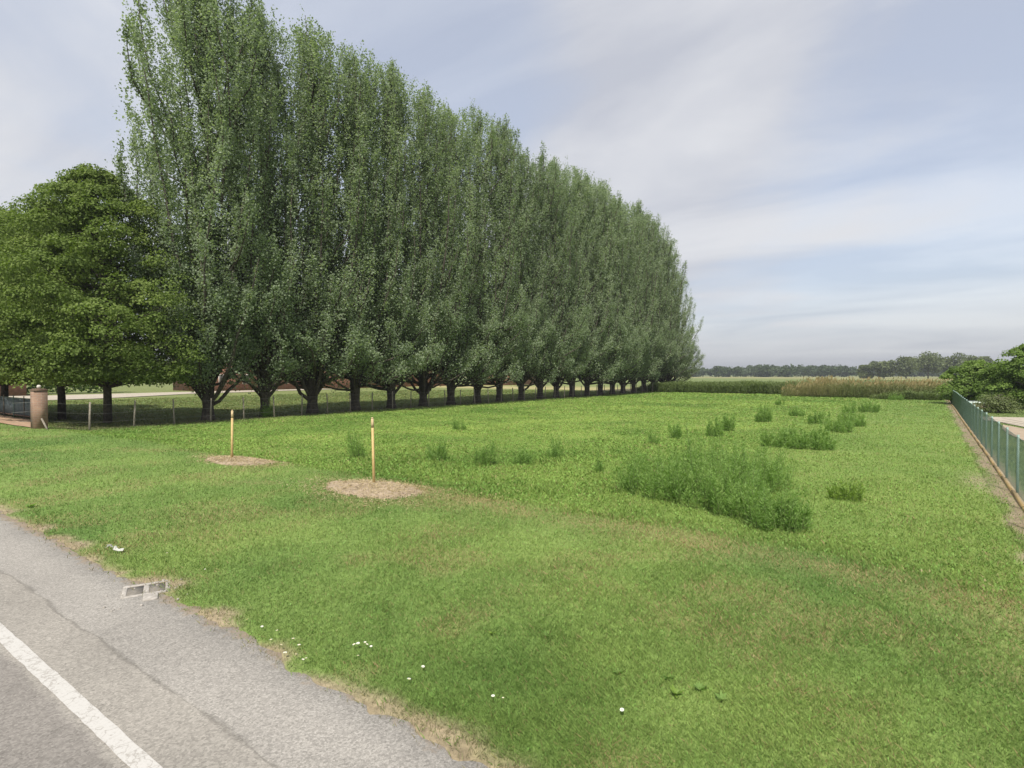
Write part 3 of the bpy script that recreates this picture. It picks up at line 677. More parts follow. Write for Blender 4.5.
# distant clump of large trees right of the far wood, and the wood itself
def blob_tree(rng, Ht, R, n, size, tall=1.0):
    cs = rng.normal(0, 1, (9, 3)) * np.array([R * .42, R * .42, Ht * .16]); cs[:, 2] += Ht * .56
    ci = rng.integers(0, 9, n); d = rand_unit(rng, n) * (rng.random(n) ** .4)[:, None] * np.array([R * .55, R * .55, Ht * .30])
    C = cs[ci] + d; C[:, 2] = np.clip(C[:, 2], .3, Ht * 1.04)
    T = np.clip(.35 + (ci % 4 - 1.5) * .06 + rng.normal(0, .14, n), 0, .99)
    L = rng.uniform(size * .6, size * 1.3, n); V, F = leaf_geo(C, rng.normal(0, 1, (n, 3)), rng.normal(0, 1, (n, 3)), L, L * .8)
    return V, F, np.repeat(T, 4)
rng = np.random.default_rng(77)
for i, (px, dY, Ht, R, lab) in enumerate((
        (868, 330, 7.2, 5.0, 'small far tree at the left foot of the tall far clump'),
        (884, 325, 10.0, 5.5, 'far tree with a low olive crown, left in the tall far clump'),
        (906, 320, 12.5, 6.5, 'round olive green far tree, left of the two tallest far trees'),
        (928, 320, 14.8, 7.5, 'tallest olive green far tree rising above the distant wood'),
        (949, 320, 13.6, 7.0, 'wide far tree just left of the garden trees behind the reeds'),
        (968, 325, 12.5, 6.5, 'far tree half hidden by the garden tree at the fence end'),
        (990, 330, 12.0, 6.0, 'far tree hidden behind the garden trees'))):
    xc = (px - 512) / FPX * dY; x = xc * math.cos(YAW) - dY * math.sin(YAW); y = xc * math.sin(YAW) + dY * math.cos(YAW)
    V, F, T = blob_tree(rng, Ht, R, 3600, 1.0); tb = MB(); tb.tube([(0, 0, -.2), (0, 0, Ht * .3), (.2, 0, Ht * .7)], [.35, .28, .1], 7)
    tree_thing('distant_tree', lab, 'tree', 'clump of tall far trees', (x, y, float(H(x, y))), 0, tb.mesh('distant_trunk', True), mesh_np('distant_crown', V, F, False, None, T), M['bark'], M['olive'])
VV, FF, TT, nv = [], [], [], 0
for i in range(900):
    px = rng.uniform(-260, 1150); dY = rng.uniform(470, 560) - 60 * (px < 350)
    Ht = rng.uniform(5.8, 8.0) + 2.2 * (700 < px < 850) * (vnoise(px, 0, 60, 5) > .35) - 1.2 * (px < 740); 
    xc = (px - 512) / FPX * dY; x = xc * math.cos(YAW) - dY * math.sin(YAW); y = xc * math.sin(YAW) + dY * math.cos(YAW)
    V, F, T = blob_tree(rng, Ht, rng.uniform(4.5, 7), 260, 1.7); V = V + np.array([x, y, 0])
    VV.append(V); FF.append(F + nv); TT.append(T * .8); nv += len(V)
me = mesh_np('far_wood', np.vstack(VV), np.vstack(FF), False, None, np.concatenate(TT))
tag(obj('far_wood', me, M['far']), 'low bluish green wood along the horizon behind the fields', 'wood', kind='stuff')

# ------------------------------------------------------------------ reeds and crop at the end of the field
def stems(n, xr, yr, hr, seed, blades=6, plume=.5, tint=(.5, .2), lean=.25, width=.03):
    rng = np.random.default_rng(seed); x = rng.uniform(*xr, n); y = rng.uniform(*yr, n)
    hn = fbm(x, y, 3.0, seed); fade = .4 + .6 * sstep(xr[0] - .5, xr[0] + 4, x + rng.normal(0, .6, n)); h = hr[0] + (hr[1] - hr[0]) * np.clip(hn * 1.6 - .3 + rng.normal(0, .12, n), 0, 1); h = h * fade
    base = np.stack([x, y, H(x, y) - .02], 1); az = rng.normal(-.3, .9, n); ln = lean * rng.random(n)
    top = base + np.stack([np.cos(az) * h * ln, np.sin(az) * h * ln, h], 1)
    VV, TT = [], []
    def quad(a, b, w, t):
        s_az = rng.random(len(a)) * 6.283; s = np.stack([np.cos(s_az), np.sin(s_az), np.zeros(len(a))], 1) * (w / 2)
        mid = a * .55 + b * .45
        VV.append(np.stack([a, mid + s, b, mid - s], 1).reshape(-1, 3)); TT.append(np.repeat(np.clip(t, 0, .99), 4))
    patch_t = tint[0] + (fbm(x, y * 3, 5.0, seed + 3) - .5) * tint[1] * 3.2
    quad(base, top, width * .8, patch_t - .1)
    for k in range(blades):
        f = rng.uniform(.1, .85, n)[:, None]; a = base * (1 - f) + top * f; a2 = rng.random(n) * 6.283; l = h * rng.uniform(.18, .34, n)
        b = a + np.stack([np.cos(a2) * l * .7, np.sin(a2) * l * .7, l * rng.uniform(-.1, .9, n)], 1)
        quad(a, b, width * 1.6, patch_t + rng.normal(0, .1, n) - .12 * (1 - f[:, 0]))
    m = rng.random(n) < plume
    if m.any():
        a = top[m] - np.array([0, 0, .12]); b = top[m] + np.stack([np.cos(az[m]) * .12, np.sin(az[m]) * .12, np.full(m.sum(), .22)], 1)
        quad(a, b, .12, np.full(m.sum(), .9)); quad(a, b, .12, np.full(m.sum(), .8))
    V = np.vstack(VV); return mesh_np('stems', V, np.arange(len(V)).reshape(-1, 4), False, None, np.concatenate(TT))
me = stems(5200, (-13.8, 1.2), (70.5, 76), (.9, 2.25), 61, 6, .25, (.36, .34))
tag(obj('reed_bed', me, M['reed']), 'tall tan reeds with feathery plumes closing off the field at the right', 'reeds', kind='stuff')
me = stems(2600, (-16, 14), (75.5, 79), (1.4, 2.1), 64, 6, .1, (.16, .10))
tag(obj('green_reed_bed', me, M['reed']), 'green reeds standing behind the tan reeds', 'reeds', kind='stuff')
me = stems(9500, (-34, -13), (76, 84), (1.25, 1.75), 62, 7, 0, (.38, .12), .2, .05)
tag(obj('crop', me, M['crop']), 'low dark green crop strip at the far left end of the field', 'crop', kind='stuff')
me = stems(2600, (-5, 1.1), (68.8, 71.0), (.4, 1.3), 63, 6, 0, (.45, .12), .25, .05)
tag(obj('undergrowth', me, M['crop']), 'green undergrowth at the foot of the tan reeds', 'undergrowth', kind='stuff')
me = stems(420, (-30.5, -28), (79, 84), (.9, 1.4), 66, 7, 0, (.3, .12), .2, .05)
tag(obj('tall_grass', me, M['crop']), 'dark tall grass beside the last poplar', 'tall grass', kind='stuff')

# ------------------------------------------------------------------ weeds in the field
def weed_mesh(seed, Ht, rx, ry, n_stem, per=70, leaf=(.035, .075)):
    rng = np.random.default_rng(seed); a = rng.random(n_stem) * 6.283; r = np.sqrt(rng.random(n_stem))
    b = np.stack([r * np.cos(a) * rx * .9, r * np.sin(a) * ry * .9, np.zeros(n_stem)], 1)
    h = Ht * (1.22 - .50 * r ** 2) * rng.uniform(.48, 1.18, n_stem) * (.50 + 1.0 * vnoise(b[:, 0], b[:, 1], .34, seed)); out = .22 * r + .05
    az = a + rng.normal(0, .5, n_stem)
    top = b + np.stack([np.cos(az) * h * out, np.sin(az) * h * out, h], 1)
    tb = MB()
    for i in range(n_stem): tb.tube([b[i] - [0, 0, .05], b[i] * .5 + top[i] * .5 + rng.normal(0, .01, 3), top[i]], [.006, .005, .002], 3, False)
    f = rng.uniform(.08, 1.02, (n_stem, per)) ** .8; C = b[:, None] * (1 - f[..., None]) + top[:, None] * f[..., None]
    sp = (.16 * (1 - f) + .035) * (Ht / .8) ** .5; az2 = rng.random((n_stem, per)) * 6.283; rr = sp * rng.random((n_stem, per)) ** .5
    C = C + np.stack([np.cos(az2) * rr, np.sin(az2) * rr, rng.normal(0, .03, (n_stem, per))], -1); C = C.reshape(-1, 3)
    C[:, 2] = np.maximum(C[:, 2], .02); n = len(C)
    U = np.stack([np.cos(az2), np.sin(az2), rng.uniform(.3, 1.6, (n_stem, per))], -1).reshape(-1, 3)
    T = np.repeat(np.clip(rng.normal(.38, .12, n_stem), 0, 1), per) + rng.normal(0, .12, n) + (f.ravel() - .5) * .15
    L = rng.uniform(*leaf, n); V, F = leaf_geo(C, U, rng.normal(0, 1, (n, 3)), L, L * .26)
    return tb.mesh('weed_stems', False), mesh_np('weed_foliage', V, F, False, None, np.repeat(np.clip(T, 0, .99), 4))
# (px, py of foot, height m, half width m, half depth m, stems, label)
W = [
 (660, 492, .72, .95, 1.1, 170, 'left part of the big weed clump, feathery and dark green'),
 (712, 500, .80, 1.05, 1.2, 230, 'middle of the big weed clump, the widest and densest bush of it'),
 (752, 487, .85, .85, 1.1, 170, 'rear right part of the big weed clump, tallest feathery stems'),
 (706, 480, .78, .8, .8, 120, 'rear middle part of the big weed clump'),
 (776, 528, .66, .48, .45, 95, 'separate dark weed bush at the front right corner of the big clump'),
 (735, 513, .55, .55, .5, 80, 'low front part of the big weed clump beside the dark corner bush'),
 (803, 448, .62, 1.05, .8, 130, 'second largest weed bush, standing behind the big clump'),
 (776, 447, .5, .45, .4, 36, 'small dark weed joined to the left side of the second largest bush'),
 (838, 432, .6, .6, .6, 60, 'third weed bush in the diagonal line, right behind the second largest bush'),
 (853, 426, .65, .55, .5, 50, 'fourth weed bush in the diagonal line running to the reeds'),
 (869, 412, .6, .5, .4, 40, 'far weed bush at the upper end of the diagonal line'),
 (850, 413, .6, .25, .25, 14, 'thin far weed just left of the upper end of the diagonal line'),
 (818, 424, .5, .4, .3, 26, 'small low weed between the second largest bush and the single dark tuft'),
 (764, 422, .55, .38, .3, 34, 'single dark tuft of weeds in the middle of the bright grass'),
 (797, 416, .5, .40, .3, 26, 'small far weed pair right of the single dark tuft'),
 (726, 431, .62, .28, .25, 20, 'slim upright weed left of the single dark tuft'),
 (714, 437, .45, .28, .25, 18, 'short weed at the left foot of the slim upright weed'),
 (675, 439, .45, .2, .2, 12, 'small lone weed in the open grass above the big clump'),
 (654, 444, .4, .14, .14, 8, 'tiny lone weed in the open grass above the left end of the big clump'),
 (599, 472, .42, .08, .08, 6, 'single thin stem weed left of the big clump'),
 (555, 458, .42, .25, .2, 16, 'low weed right of the pair in mid field'),
 (524, 463, .42, .35, .3, 22, 'wide low weed between the dark pair and the right low weed'),
 (485, 464, .55, .28, .22, 28, 'dark rounded weed in mid field, the darkest of the middle ones'),
 (437, 461, .50, .26, .22, 22, 'rounded weed halfway between the right stake and the darkest weed'),
 (357, 458, .66, .24, .2, 20, 'tall weed behind the right wooden stake'),
 (459, 430, .55, .28, .25, 16, 'small far weed in the grass in front of the poplar row'),
 (268, 417, .7, .45, .35, 26, 'rough weed at the wire fence under the second poplar'),
 (896, 400, .5, .6, .3, 26, 'far weed before the reeds, nearest to the fence end'),
 (780, 405, .45, .3, .2, 12, 'far tiny weed at the foot of the tan reeds'),
]
for i, (px, py, h, rx, ry, ns, lab) in enumerate(W):
    x, y = P(px, py); st_, fo = weed_mesh(300 + i, h, rx * (1.15 if ns < 45 else 1), ry, int(ns * (.8 if ns > 45 else 1.4)), 74 if ns > 60 else 60, (.04, .085) if y < 20 else (.06, .12))
    r = empty('weed_bush', (x, y, float(H(x, y))), 0); tag(r, lab, 'weed', 'weeds scattered over the field')
    obj('stems', st_, M['stem'], r); obj('foliage', fo, M['weed'], r)
x, y = P(845, 499); st_, fo = weed_mesh(390, .30, .35, .28, 40, 40, (.05, .09)); r = empty('weed_tuft', (x, y, float(H(x, y))))
tag(r, 'yellowish green low tuft right of the big weed clump', 'weed'); obj('stems', st_, M['stem'], r); obj('foliage', fo, M['pale_weed'], r)

# leafy rosettes in the verge
def rosette(seed, R, n, tall=.5):
    rng = np.random.default_rng(seed); a = rng.random(n) * 6.283; l = R * rng.uniform(.6, 1.1, n)
    U = np.stack([np.cos(a), np.sin(a), rng.uniform(.15, 1.0, n) * tall * 1.6], 1); C = U / np.linalg.norm(U, axis=1, keepdims=True) * (l / 2)[:, None] + [0, 0, .01]
    Nn = np.tile([0, 0, 1.0], (n, 1)) + rng.normal(0, .25, (n, 3)); V, F = leaf_geo(C, U, Nn, l, l * .35); return mesh_np('rosette', V, F, False, None, np.repeat(np.clip(rng.normal(.45, .15, n), 0, .99), 4))
for i, (px, py, R, n, mt, lab) in enumerate((
        (547, 637, .09, 16, 'weed', 'dark green leaf rosette in the verge below the field edge'),
        (492, 633, .07, 12, 'pale_weed', 'pale small leaf rosette left of the dark one in the verge'),
        (676, 694, .10, 18, 'pale_weed', 'pale leaf rosette low in the verge, lower middle of the photo'),
        (700, 690, .10, 18, 'weed', 'darker leaf rosette just right of the pale one in the lower verge'),
        (668, 678, .09, 14, 'weed', 'small leaf rosette just above the pale one in the lower verge'),
        (618, 672, .08, 14, 'weed', 'leaf rosette left of the others in the lower verge'),
        (722, 700, .09, 16, 'weed', 'rightmost leaf rosette in the lower verge'),
        (30, 505, .16, 22, 'weed', 'green rosette at the road edge on the far left'))):
    x, y = P(px, py, .05); o = obj('leafy_weed', rosette(500 + i, R * .75, n), M[mt], None, (x, y, float(H(x, y)) + .005)); tag(o, lab, 'weed')

# daisies
dm = MB(); 
for k in range(11):
    a = k * 2 * math.pi / 11; c, s = math.cos(a), math.sin(a); p = np.array([-s, c, 0]) * .0045; q = np.array([c, s, 0])
    dm.add([q * .005 - p * .6 + [0, 0, 0], q * .005 + p * .6, q * .018 + p + [0, 0, .002], q * .018 - p + [0, 0, .002]], [(0, 1, 2, 3)])
petals = dm.mesh('daisy_petals'); cm_ = MB(); cm_.tube([(0, 0, -.001), (0, 0, .002), (0, 0, .004)], [.006, .006, .003], 8); centre = cm_.mesh('daisy_centre', True)
sm = MB(); sm.tube([(0, 0, -.055), (.004, 0, -.025), (0, 0, 0)], .0012, 4); dstem = sm.mesh('daisy_stem')
spots = [(271,635),(281,640),(293,635),(285,647),(296,649),(303,654),(306,653),(354,641),(358,640),(365,639),(367,641),(358,652),(371,643),(409,675),(423,663),(262,623),(277,627),(120,532),(167,551),(205,567),(209,563),(493,692),(503,694),(622,707),(247,616),(299,641)]
DAISY = {(622, 707): 'lone white daisy farthest right in the verge, below the leaf rosettes',
         (493, 692): 'left and larger daisy of the close pair low in the verge', (503, 694): 'right and smaller daisy of the close pair low in the verge',
         (409, 675): 'lower left daisy of two loose ones right of the daisy groups', (423, 663): 'upper right daisy of two loose ones right of the daisy groups',
         (120, 532): 'white daisy just above the torn litter strip', (167, 551): 'lone white daisy between the litter strip and the drain frame',
         (205, 567): 'lower daisy of a tight pair above the drain frame', (209, 563): 'upper daisy of a tight pair above the drain frame',
         (247, 616): 'lone white daisy at the asphalt edge between drain and daisy groups'}
for i, (px, py) in enumerate(spots):
    x, y = P(px, py, .09); z = float(H(x, y)) + .055; r = empty('daisy', (x, y, z), rt.random() * 6); s = rt.uniform(.45, .85); r.scale = (s, s, 1)
    r.rotation_euler = (rt.uniform(-.3, .3), rt.uniform(-.3, .3), rt.random() * 6)
    tag(r, DAISY.get((px, py), 'tiny white daisy in one of the two close groups at the road edge'), 'daisy', 'white daisies in the verge')
    obj('petals', petals, M['white'], r); obj('centre', centre, M['yellow'], r); obj('stem', dstem, M['stem'], r)

# ------------------------------------------------------------------ stakes with mulch
for i, ((px, py, hgt, lean), (mx, my), (ra, rb), lab, lab2) in enumerate(zip(((232, 462, 1.36, .01), (374, 487, 1.42, -.012)), MULCH, MR,
        ('thin yellow wooden stake in the left mulch patch, nearer the poplars', 'thin yellow wooden stake in the right mulch patch, the nearer and taller looking one'),
        ('round patch of dry brown mulch under the left wooden stake', 'round patch of dry brown mulch under the right wooden stake'))):
    x, y = P(px, py, .02); z = float(H(x, y))
    r = empty('wooden_stake', (x, y, z)); tag(r, lab, 'stake', 'wooden stakes at the edge of the field'); r.rotation_euler = (lean, lean * 2, .6)
    def sq(m, z0, z1, w0, w1, dx=0):
        return m.add([(-w0, -w0, z0), (w0, -w0, z0), (w0, w0, z0), (-w0, w0, z0), (-w1 + dx, -w1, z1), (w1 + dx, -w1, z1), (w1 + dx, w1, z1), (-w1 + dx, w1, z1)],
                     [(0,3,2,1),(4,5,6,7),(0,1,5,4),(1,2,6,5),(2,3,7,6),(3,0,4,7)])
    m = MB(); sq(m, -.2, hgt - .22, .024, .022); obj('shaft', m.mesh('stake_shaft'), M['stake'], r)
    m = MB(); sq(m, hgt - .218, hgt - .03, .0225, .0225); sq(m, hgt - .029, hgt, .020, .014); obj('weathered_top', m.mesh('stake_top'), M['stake_top'], r)
    # mulch: low mound with straw and chips lying on it
    rng = np.random.default_rng(700 + i)
    mr_ = empty('mulch_patch', (mx, my, float(H(mx, my)))); tag(mr_, lab2, 'mulch', 'mulch patches at the stakes')
    nr, na = 9, 40; V = [(0, 0, .055)]; 
    for a in range(1, nr + 1):
        for b in range(na):
            t = b * 2 * math.pi / na; k = a / nr * (1 + .22 * (vnoise(np.cos(t) * 2, np.sin(t) * 2, 1, 140 + i) - .5)); xx, yy_ = ra * k * math.cos(t), rb * k * math.sin(t)
            hz = float(H(mx + xx, my + yy_) - H(mx, my)) + .05 * (1 - (a / nr) ** 2) + .012 * rng.normal() * (a < nr) - .02 * (a == nr) + .008
            V.append((xx, yy_, hz))
    F = [(0, 1 + b, 1 + (b + 1) % na) for b in range(na)]; F += [(1+(a-1)*na+b, 1+a*na+b, 1+a*na+(b+1)%na, 1+(a-1)*na+(b+1)%na) for a in range(1, nr) for b in range(na)]
    me = bpy.data.meshes.new('mulch_mound'); me.from_pydata([tuple(map(float, v)) for v in V], [], F); me.update(); obj('mound', me, M['earth'], mr_)
    n = 6200; t = rng.random(n) * 6.283; k = np.sqrt(rng.random(n)) * (1.10 + .26 * rng.normal(size=n)) * (1 + .9 * (vnoise(np.cos(t) * 2, np.sin(t) * 2, .7, 160 + i) - .5)); xx, yy_ = ra * k * np.cos(t), rb * k * np.sin(t)
    C = np.stack([xx, yy_, H(mx + xx, my + yy_) - float(H(mx, my)) + .05 * np.clip(1 - k * k, 0, 1) + rng.uniform(.005, .035, n)], 1)
    U = rng.normal(0, 1, (n, 3)); U[:, 2] *= .25; Nn = rng.normal(0, .3, (n, 3)); Nn[:, 2] += 1
    L = rng.uniform(.03, .11, n); V, F = leaf_geo(C, U, Nn, L, rng.uniform(.006, .014, n))
    T = np.clip(.25 + .5 * fbm(xx + 5 * i, yy_, .5, 145) + rng.normal(0, .18, n), 0, .99)
    o = obj('straw', mesh_np('straw', V, F, False, None, np.repeat(T, 4)), M['straw'], mr_); o['kind'] = 'stuff'

# ------------------------------------------------------------------ broken concrete drain cover at the road edge
r = empty('drain_cover', (-7.05, 2.76, .002), math.radians(66)); tag(r, 'broken pale concrete drain frame with two square holes at the road edge', 'drain')
import bmesh
m = MB(); w, d, t = .23, .20, .05
for (x0, x1, y0, y1) in ((-w, w, -d, -d + t), (-w, w * .9, d - t, d), (-w, -w + t, -d + t + .001, d - t - .001), (-.03, .03, -d + t + .001, d - t - .001), (w - t, w, -d + t + .001, d - t - .02)): m.box(x0, x1, y0, y1, -.03, .007)
m.box(-.02, .12, -d - .2, -d - .01, -.03, .014); pass
o = obj('frame', m.mesh('drain_frame'), M['old_concrete'], r); bv = o.modifiers.new('bevel', 'BEVEL'); bv.width = .01; bv.segments = 2
for k, (x0, x1) in enumerate(((-w + t + .002, -.032), (.032, w - t - .002))):
    m = MB(); m.box(x0, x1, -d + t + .002, d - t - .022, -.02, .0025); obj('hole', m.mesh('drain_hole'), M['dark_pit'], r)
# crumbs of concrete around it
m = MB(); rg = random.Random(4)
for k in range(26):
    a, b, s = rg.uniform(-.4, .4), rg.uniform(-.6, .3), rg.uniform(.004, .013); m.box(a - s, a + s, b - s * .7, b + s * .7, -.01, .004 + s * .8)
obj('rubble', m.mesh('drain_rubble'), M['old_concrete'], r)['kind'] = 'stuff'
# crumpled white litter in the grass
x, y = P(116, 549, .03); rng = np.random.default_rng(9); V = []; F = []
for i in range(7):
    for j in range(4): V.append((i * .06 - .18 + rng.normal(0, .012), j * .018 - .04 + rng.normal(0, .012) + .02 * math.sin(i), .035 + rng.normal(0, .012)))
F = [(i*4+j, i*4+j+1, i*4+j+5, i*4+j+4) for i in range(6) for j in range(3) if (i, j) not in ((2, 0), (4, 2), (1, 2))]
me = bpy.data.meshes.new('litter'); me.from_pydata(V, [], F); me.update()
o = obj('litter', me, M['litter'], None, (x, y, float(H(x, y)) + .01)); o.rotation_euler.z = .2; tag(o, 'torn strip of whitish litter in the grass left of the drain', 'litter')
so = o.modifiers.new('thick', 'SOLIDIFY'); so.thickness = .002

# ------------------------------------------------------------------ left: brick pillar, mesh gate, post and wire fence
px_, py_ = P(39.5, 433); pz = float(H(px_, py_))
r = empty('brick_pillar', (px_, py_, pz)); tag(r, 'square brick gate pillar with a small ball on its cap, at the left', 'pillar')
m = MB(); m.box(-.24, .24, -.24, .24, -.2, 1.62); obj('shaft', m.mesh('pillar_shaft'), M['pillar_brick'], r)
m = MB(); m.box(-.265, .265, -.265, .265, 1.622, 1.68); m.box(-.20, .20, -.20, .20, 1.682, 1.72); obj('cap', m.mesh('pillar_cap'), M['rail'], r)
t = np.linspace(0.02, math.pi - .02, 9); m = MB(); m.tube(np.stack([t * 0, t * 0, 1.80 - .08 * np.cos(t)], 1), .08 * np.sin(t) + .002, 12); obj('ball', m.mesh('pillar_ball', True), M['pale_stone'], r)
m = MB(); m.tube([(0, 0, 0), (.62, .1, -.02)], .06, 6)
r2 = obj('brace', None or (lambda: (lambda mm: (mm.tube([(.23, .02, .42), (.70, .1, -.05)], .04, 6), mm.mesh('pillar_brace'))[1])(MB()))(), M['wood_post'], r)
# gate: set back from the pillar, parallel to the road
gy0 = 9.95; r = empty('mesh_gate', (-38.8, gy0, float(H(-38.8, gy0)))); tag(r, 'long blue grey mesh gate with upright posts left of the brick pillar', 'gate')
Lg = 18.0
m = MB(); m.box(-Lg, 0, -.03, .03, .16, .24); obj('bottom_rail', m.mesh('gate_bottom_rail'), M['rail'], r)
m = MB(); m.box(-Lg, 0, -.02, .02, 1.16, 1.20); obj('top_rail', m.mesh('gate_top_rail'), M['green_post'], r)
nb = int(Lg / .13); m = MB()
for k in range(nb): m.box(-k * .13 - .055, -k * .13 - .02, -.012, .012, .242, 1.158)
obj('bars', m.mesh('gate_bars'), M['gate'], r)
m = MB(); m.box(-Lg, -.02, .016, .022, .25, 1.05); obj('screen', m.mesh('gate_screen'), M['gate'], r)
for k in range(9):
    m = MB(); xk = -.06 - k * 1.95; m.box(xk - .03, xk + .03, -.065, -.031, -.1, 1.28); m.box(xk - .035, xk + .035, -.07, -.026, 1.281, 1.31); obj('post', m.mesh('gate_post'), M['wood_post'] if k % 2 else M['green_post'], r)

fr = empty('wire_fence', (FENCE_L, 9.85, 0)); tag(fr, 'old wooden post and wire fence running in front of the poplar row', 'fence')
pm = []
for v in range(3):
    m = MB(); rr = rt.uniform(.035, .05); m.tube([(0, 0, -.3), (.01 * v, 0, .6), (.015, .01 * v, 1.28)], [rr * 1.1, rr, rr * .9], 7); pm.append(m.mesh('fence_post', True))
for k in range(41):
    yy_ = 1.83 * k; z = float(H(FENCE_L, 9.85 + yy_)); o = obj('post', pm[k % 3], M['wood_post'], fr, (rt.uniform(-.04, .04), yy_, z)); o.rotation_euler = (rt.uniform(-.05, .05), rt.uniform(-.05, .05), rt.random() * 6)
for hz in (.35, .75, 1.15):
    pts = [(0, 1.83 * k / 2, float(H(FENCE_L, 9.85 + 1.83 * k / 2)) + hz - (.02 if k % 2 else 0)) for k in range(-3, 81)]
    m = MB(); m.tube(pts, .004, 4); obj('wire', m.mesh('fence_wire'), M['wire'], fr)

# ------------------------------------------------------------------ right: green chain link fence
x1015, y1015 = P(1015.5, 492); FX = FENCE_R
fr = empty('chain_link_fence', (FX, 0, 0)); tag(fr, 'green chain link fence with slim posts and rusty yellow edging at the right', 'fence')
step = 2.15; ys_ = [y1015 + step * k for k in range(-5, 28)]; ys_ = [v for v in ys_ if 3.5 < v < 71]
HZ = lambda v: float(H(FX, v)); FH = 1.22
m = MB(); m.tube([(0, 0, -.2), (0, 0, .5), (0, 0, FH + .03)], .024, 8); gp_m = m.mesh('link_post', True)
for v in ys_: obj('post', gp_m, M['green_post'], fr, (0.03, v, HZ(v)))
for hz, rr in ((FH, .006), (FH * .5, .003), (.06, .003)):
    m = MB(); m.tube([(0, v, HZ(v) + hz) for v in ys_], rr, 5); obj('tension_wire', m.mesh('tension_wire'), M['green_wire'], fr)
m = MB()
for a, b in zip(ys_[:-1], ys_[1:]):
    z0, z1 = HZ(a), HZ(b); d0, d1 = (z0 + .0), (z1 + .0)
    m.add([(-.075, a, z0 - .1), (-.04, a, z0 - .1), (-.04, a, z0 + .055), (-.075, a, z0 + .055), (-.075, b - .01, z1 - .1), (-.04, b - .01, z1 - .1), (-.04, b - .01, z1 + .055), (-.075, b - .01, z1 + .055)],
          [(0,1,2,3),(4,7,6,5),(0,4,5,1),(1,5,6,2),(2,6,7,3),(3,7,4,0)])
obj('edging', m.mesh('edging'), M['rust'], fr)
# mesh: diagonal wires as thin four-sided rods
cell = .088; y0_, y1_ = ys_[0], ys_[-1]; hgt = FH - .06
k = np.arange(int((y1_ - y0_) / cell)); VV = []
for sgn in (1, -1):
    ya = y0_ + k * cell; yb = ya + sgn * hgt * .95; za = np.array([HZ(v) for v in ya]) + .05
    ok = (yb > y0_) & (yb < y1_); ya, yb, za = ya[ok], yb[ok], za[ok]
    rr = .0015; xo = .002 * sgn
    q = []
    for (dx, dy) in ((-rr, 0), (0, rr), (rr, 0), (0, -rr)): q.append(np.stack([np.full_like(ya, xo + dx), ya + dy, za], 1))
    for (dx, dy) in ((-rr, 0), (0, rr), (rr, 0), (0, -rr)): q.append(np.stack([np.full_like(ya, xo + dx), yb + dy, za + hgt], 1))
    VV.append(np.stack(q, 1))
VV = np.vstack(VV); nW = len(VV); idx = np.arange(nW)[:, None, None] * 8 + np.array([(0,1,5,4),(1,2,6,5),(2,3,7,6),(3,0,4,7)])[None]
obj('wire_mesh', mesh_np('wire_mesh', VV.reshape(-1, 3), idx.reshape(-1, 4)), M['green_wire'], fr)

# cold frame behind the fence
x, y = P(982, 408); r = empty('cold_frame', (max(x, FX + 1.4), y, float(H(x, y))), .1); tag(r, 'low concrete cold frame with a pale green lid behind the fence', 'cold frame')
m = MB()
for b_ in ((-.9, .9, -.6, -.5), (-.9, .9, .5, .6), (-.9, -.8, -.499, .499), (.8, .9, -.499, .499)): m.box(*b_, -.05, .38)
obj('box', m.mesh('cold_frame_box'), M['earth'], r)
m = MB(); m.add([(-.95, -.68, .385), (.95, -.68, .385), (.95, .66, .47), (-.95, .66, .47), (-.95, -.68, .42), (.95, -.68, .42), (.95, .66, .505), (-.95, .66, .505)],
    [(0,3,2,1),(4,5,6,7),(0,1,5,4),(1,2,6,5),(2,3,7,6),(3,0,4,7)]); obj('lid', m.mesh('cold_frame_lid'), M['frame_green'], r)

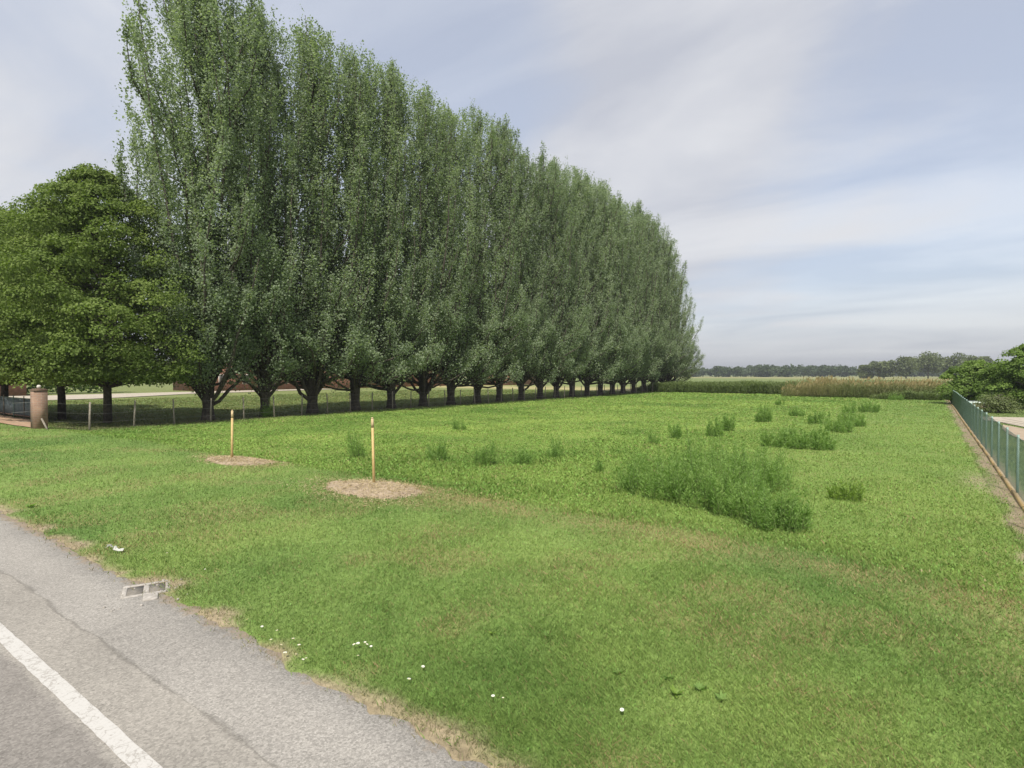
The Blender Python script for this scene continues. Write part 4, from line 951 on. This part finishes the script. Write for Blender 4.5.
# ------------------------------------------------------------------ brick farm buildings behind the poplars
def building(name, label, x1, y0, y1, h, depth, wins, door=None, roof_over=.5):
    r = empty(name, (x1, (y0 + y1) / 2, float(H(x1, (y0 + y1) / 2)))); tag(r, label, 'building')
    L = (y1 - y0) / 2; hr = h + depth * .22
    m = MB(); m.box(-depth, 0, -L, L, -.3, h)
    o = obj('wall', m.mesh('wall'), M['house_brick'], r)
    for s in (-1, 1):
        g = bpy.data.meshes.new('gable'); yy = s * L; g.from_pydata([(-depth, yy, h + .001), (0, yy, h + .001), (-depth / 2, yy, hr), (-depth, yy - s * .2, h + .001), (0, yy - s * .2, h + .001), (-depth / 2, yy - s * .2, hr)], [],
            [(0, 1, 2), (5, 4, 3), (0, 2, 5, 3), (1, 4, 5, 2), (0, 3, 4, 1)]); g.update(); obj('gable', g, M['house_brick'], r)
    e = roof_over; m = MB(); kx = (hr - h) / (depth / 2)
    for s in (-1, 1):
        xo = (e if s > 0 else -depth - e); zo = h - kx * e + .03
        V = [(xo, -L - e, zo), (xo, L + e, zo), (-depth / 2, L + e, hr + .03), (-depth / 2, -L - e, hr + .03)]; V += [(a, b, c + .16) for a, b, c in V]
        m.add(V, [(0,1,2,3),(4,7,6,5),(0,4,5,1),(1,5,6,2),(2,6,7,3),(3,7,4,0)])
    rf = obj('roof', m.mesh('roof'), M['roof'], r)
    m = MB(); m.box(-depth * .35 - .35, -depth * .35 + .35, -.4, .4, h, hr + 1.0); obj('chimney', m.mesh('chimney'), M['house_brick'], rf)
    for (yc, zc, w, hh) in wins:
        m = MB(); m.box(.003, .05, yc - w / 2, yc + w / 2, zc, zc + hh); wv_ = obj('window', m.mesh('window'), M['pale_stone'], r)
        m = MB(); m.box(.052, .07, yc - w / 2 + .08, yc - .02, zc + .08, zc + hh - .08); m.box(.052, .07, yc + .02, yc + w / 2 - .08, zc + .08, zc + hh - .08); obj('shutter', m.mesh('shutter'), M['shutter'], wv_)
    if door:
        m = MB(); m.box(.003, .06, door - 1.2, door + 1.2, 0, 2.6); obj('door', m.mesh('door'), M['shutter'], r)
wl = lambda L, z: [(v, z, 1.1, 1.5) for v in np.arange(-L + 2, L - 1, 3.6)]
building('farmhouse', 'two storey red brick farmhouse glimpsed between the nearest poplars', -84.5, 41, 58, 6.0, 10, wl(8, 1.0) + wl(8, 3.9), 1.2)
building('brick_barn', 'long red brick barn glimpsed between the middle poplars', -84.5, 62, 92, 5.2, 10, wl(15, 2.9), 0)
building('brick_shed', 'low reddish shed seen under the layered trees at the left', -85.5, 14, 21, 2.4, 5, [], 0)
building('far_brick_store', 'small red brick store glimpsed between the farther poplars', -78, 104, 118, 4.6, 8, wl(7, 2.2), 0)

# hedge closing the yard on the left
m_t, m_c = None, None
rng = np.random.default_rng(90); VV, TT = [], []
n = 26000; y_ = rng.uniform(-45, 32, n); C = np.stack([rng.uniform(-93, -89, n), y_, rng.random(n) ** .7 * (3.2 + 1.2 * vnoise(y_, y_ * 0, 6, 3))], 1)
L = rng.uniform(.25, .5, n); V, F = leaf_geo(C, rng.normal(0, 1, (n, 3)), rng.normal(0, 1, (n, 3)), L, L * .8)
tag(obj('hedge', mesh_np('hedge', V, F, False, None, np.repeat(np.clip(rng.normal(.3, .15, n), 0, .99), 4)), M['garden'], None), 'dark hedge far behind the layered trees closing the yard', 'hedge')

# ------------------------------------------------------------------ haze
HZ_ON = True
if HZ_ON:
    m, nt, out = new_mat('haze_air'); pv = N(nt, 'ShaderNodeVolumePrincipled', {'Color': (.66, .69, .75, 1), 'Density': .00042, 'Anisotropy': .2}); nt.links.new(pv.outputs[0], out.inputs['Volume'])
    mb = MB(); mb.box(-4100, 4100, -700, 5100, -1.5, 45); o = obj('haze', mb.mesh('haze'), m); tag(o, kind='stuff'); o['label'] = 'thin summer haze over the far fields and wood'; o['category'] = 'haze'
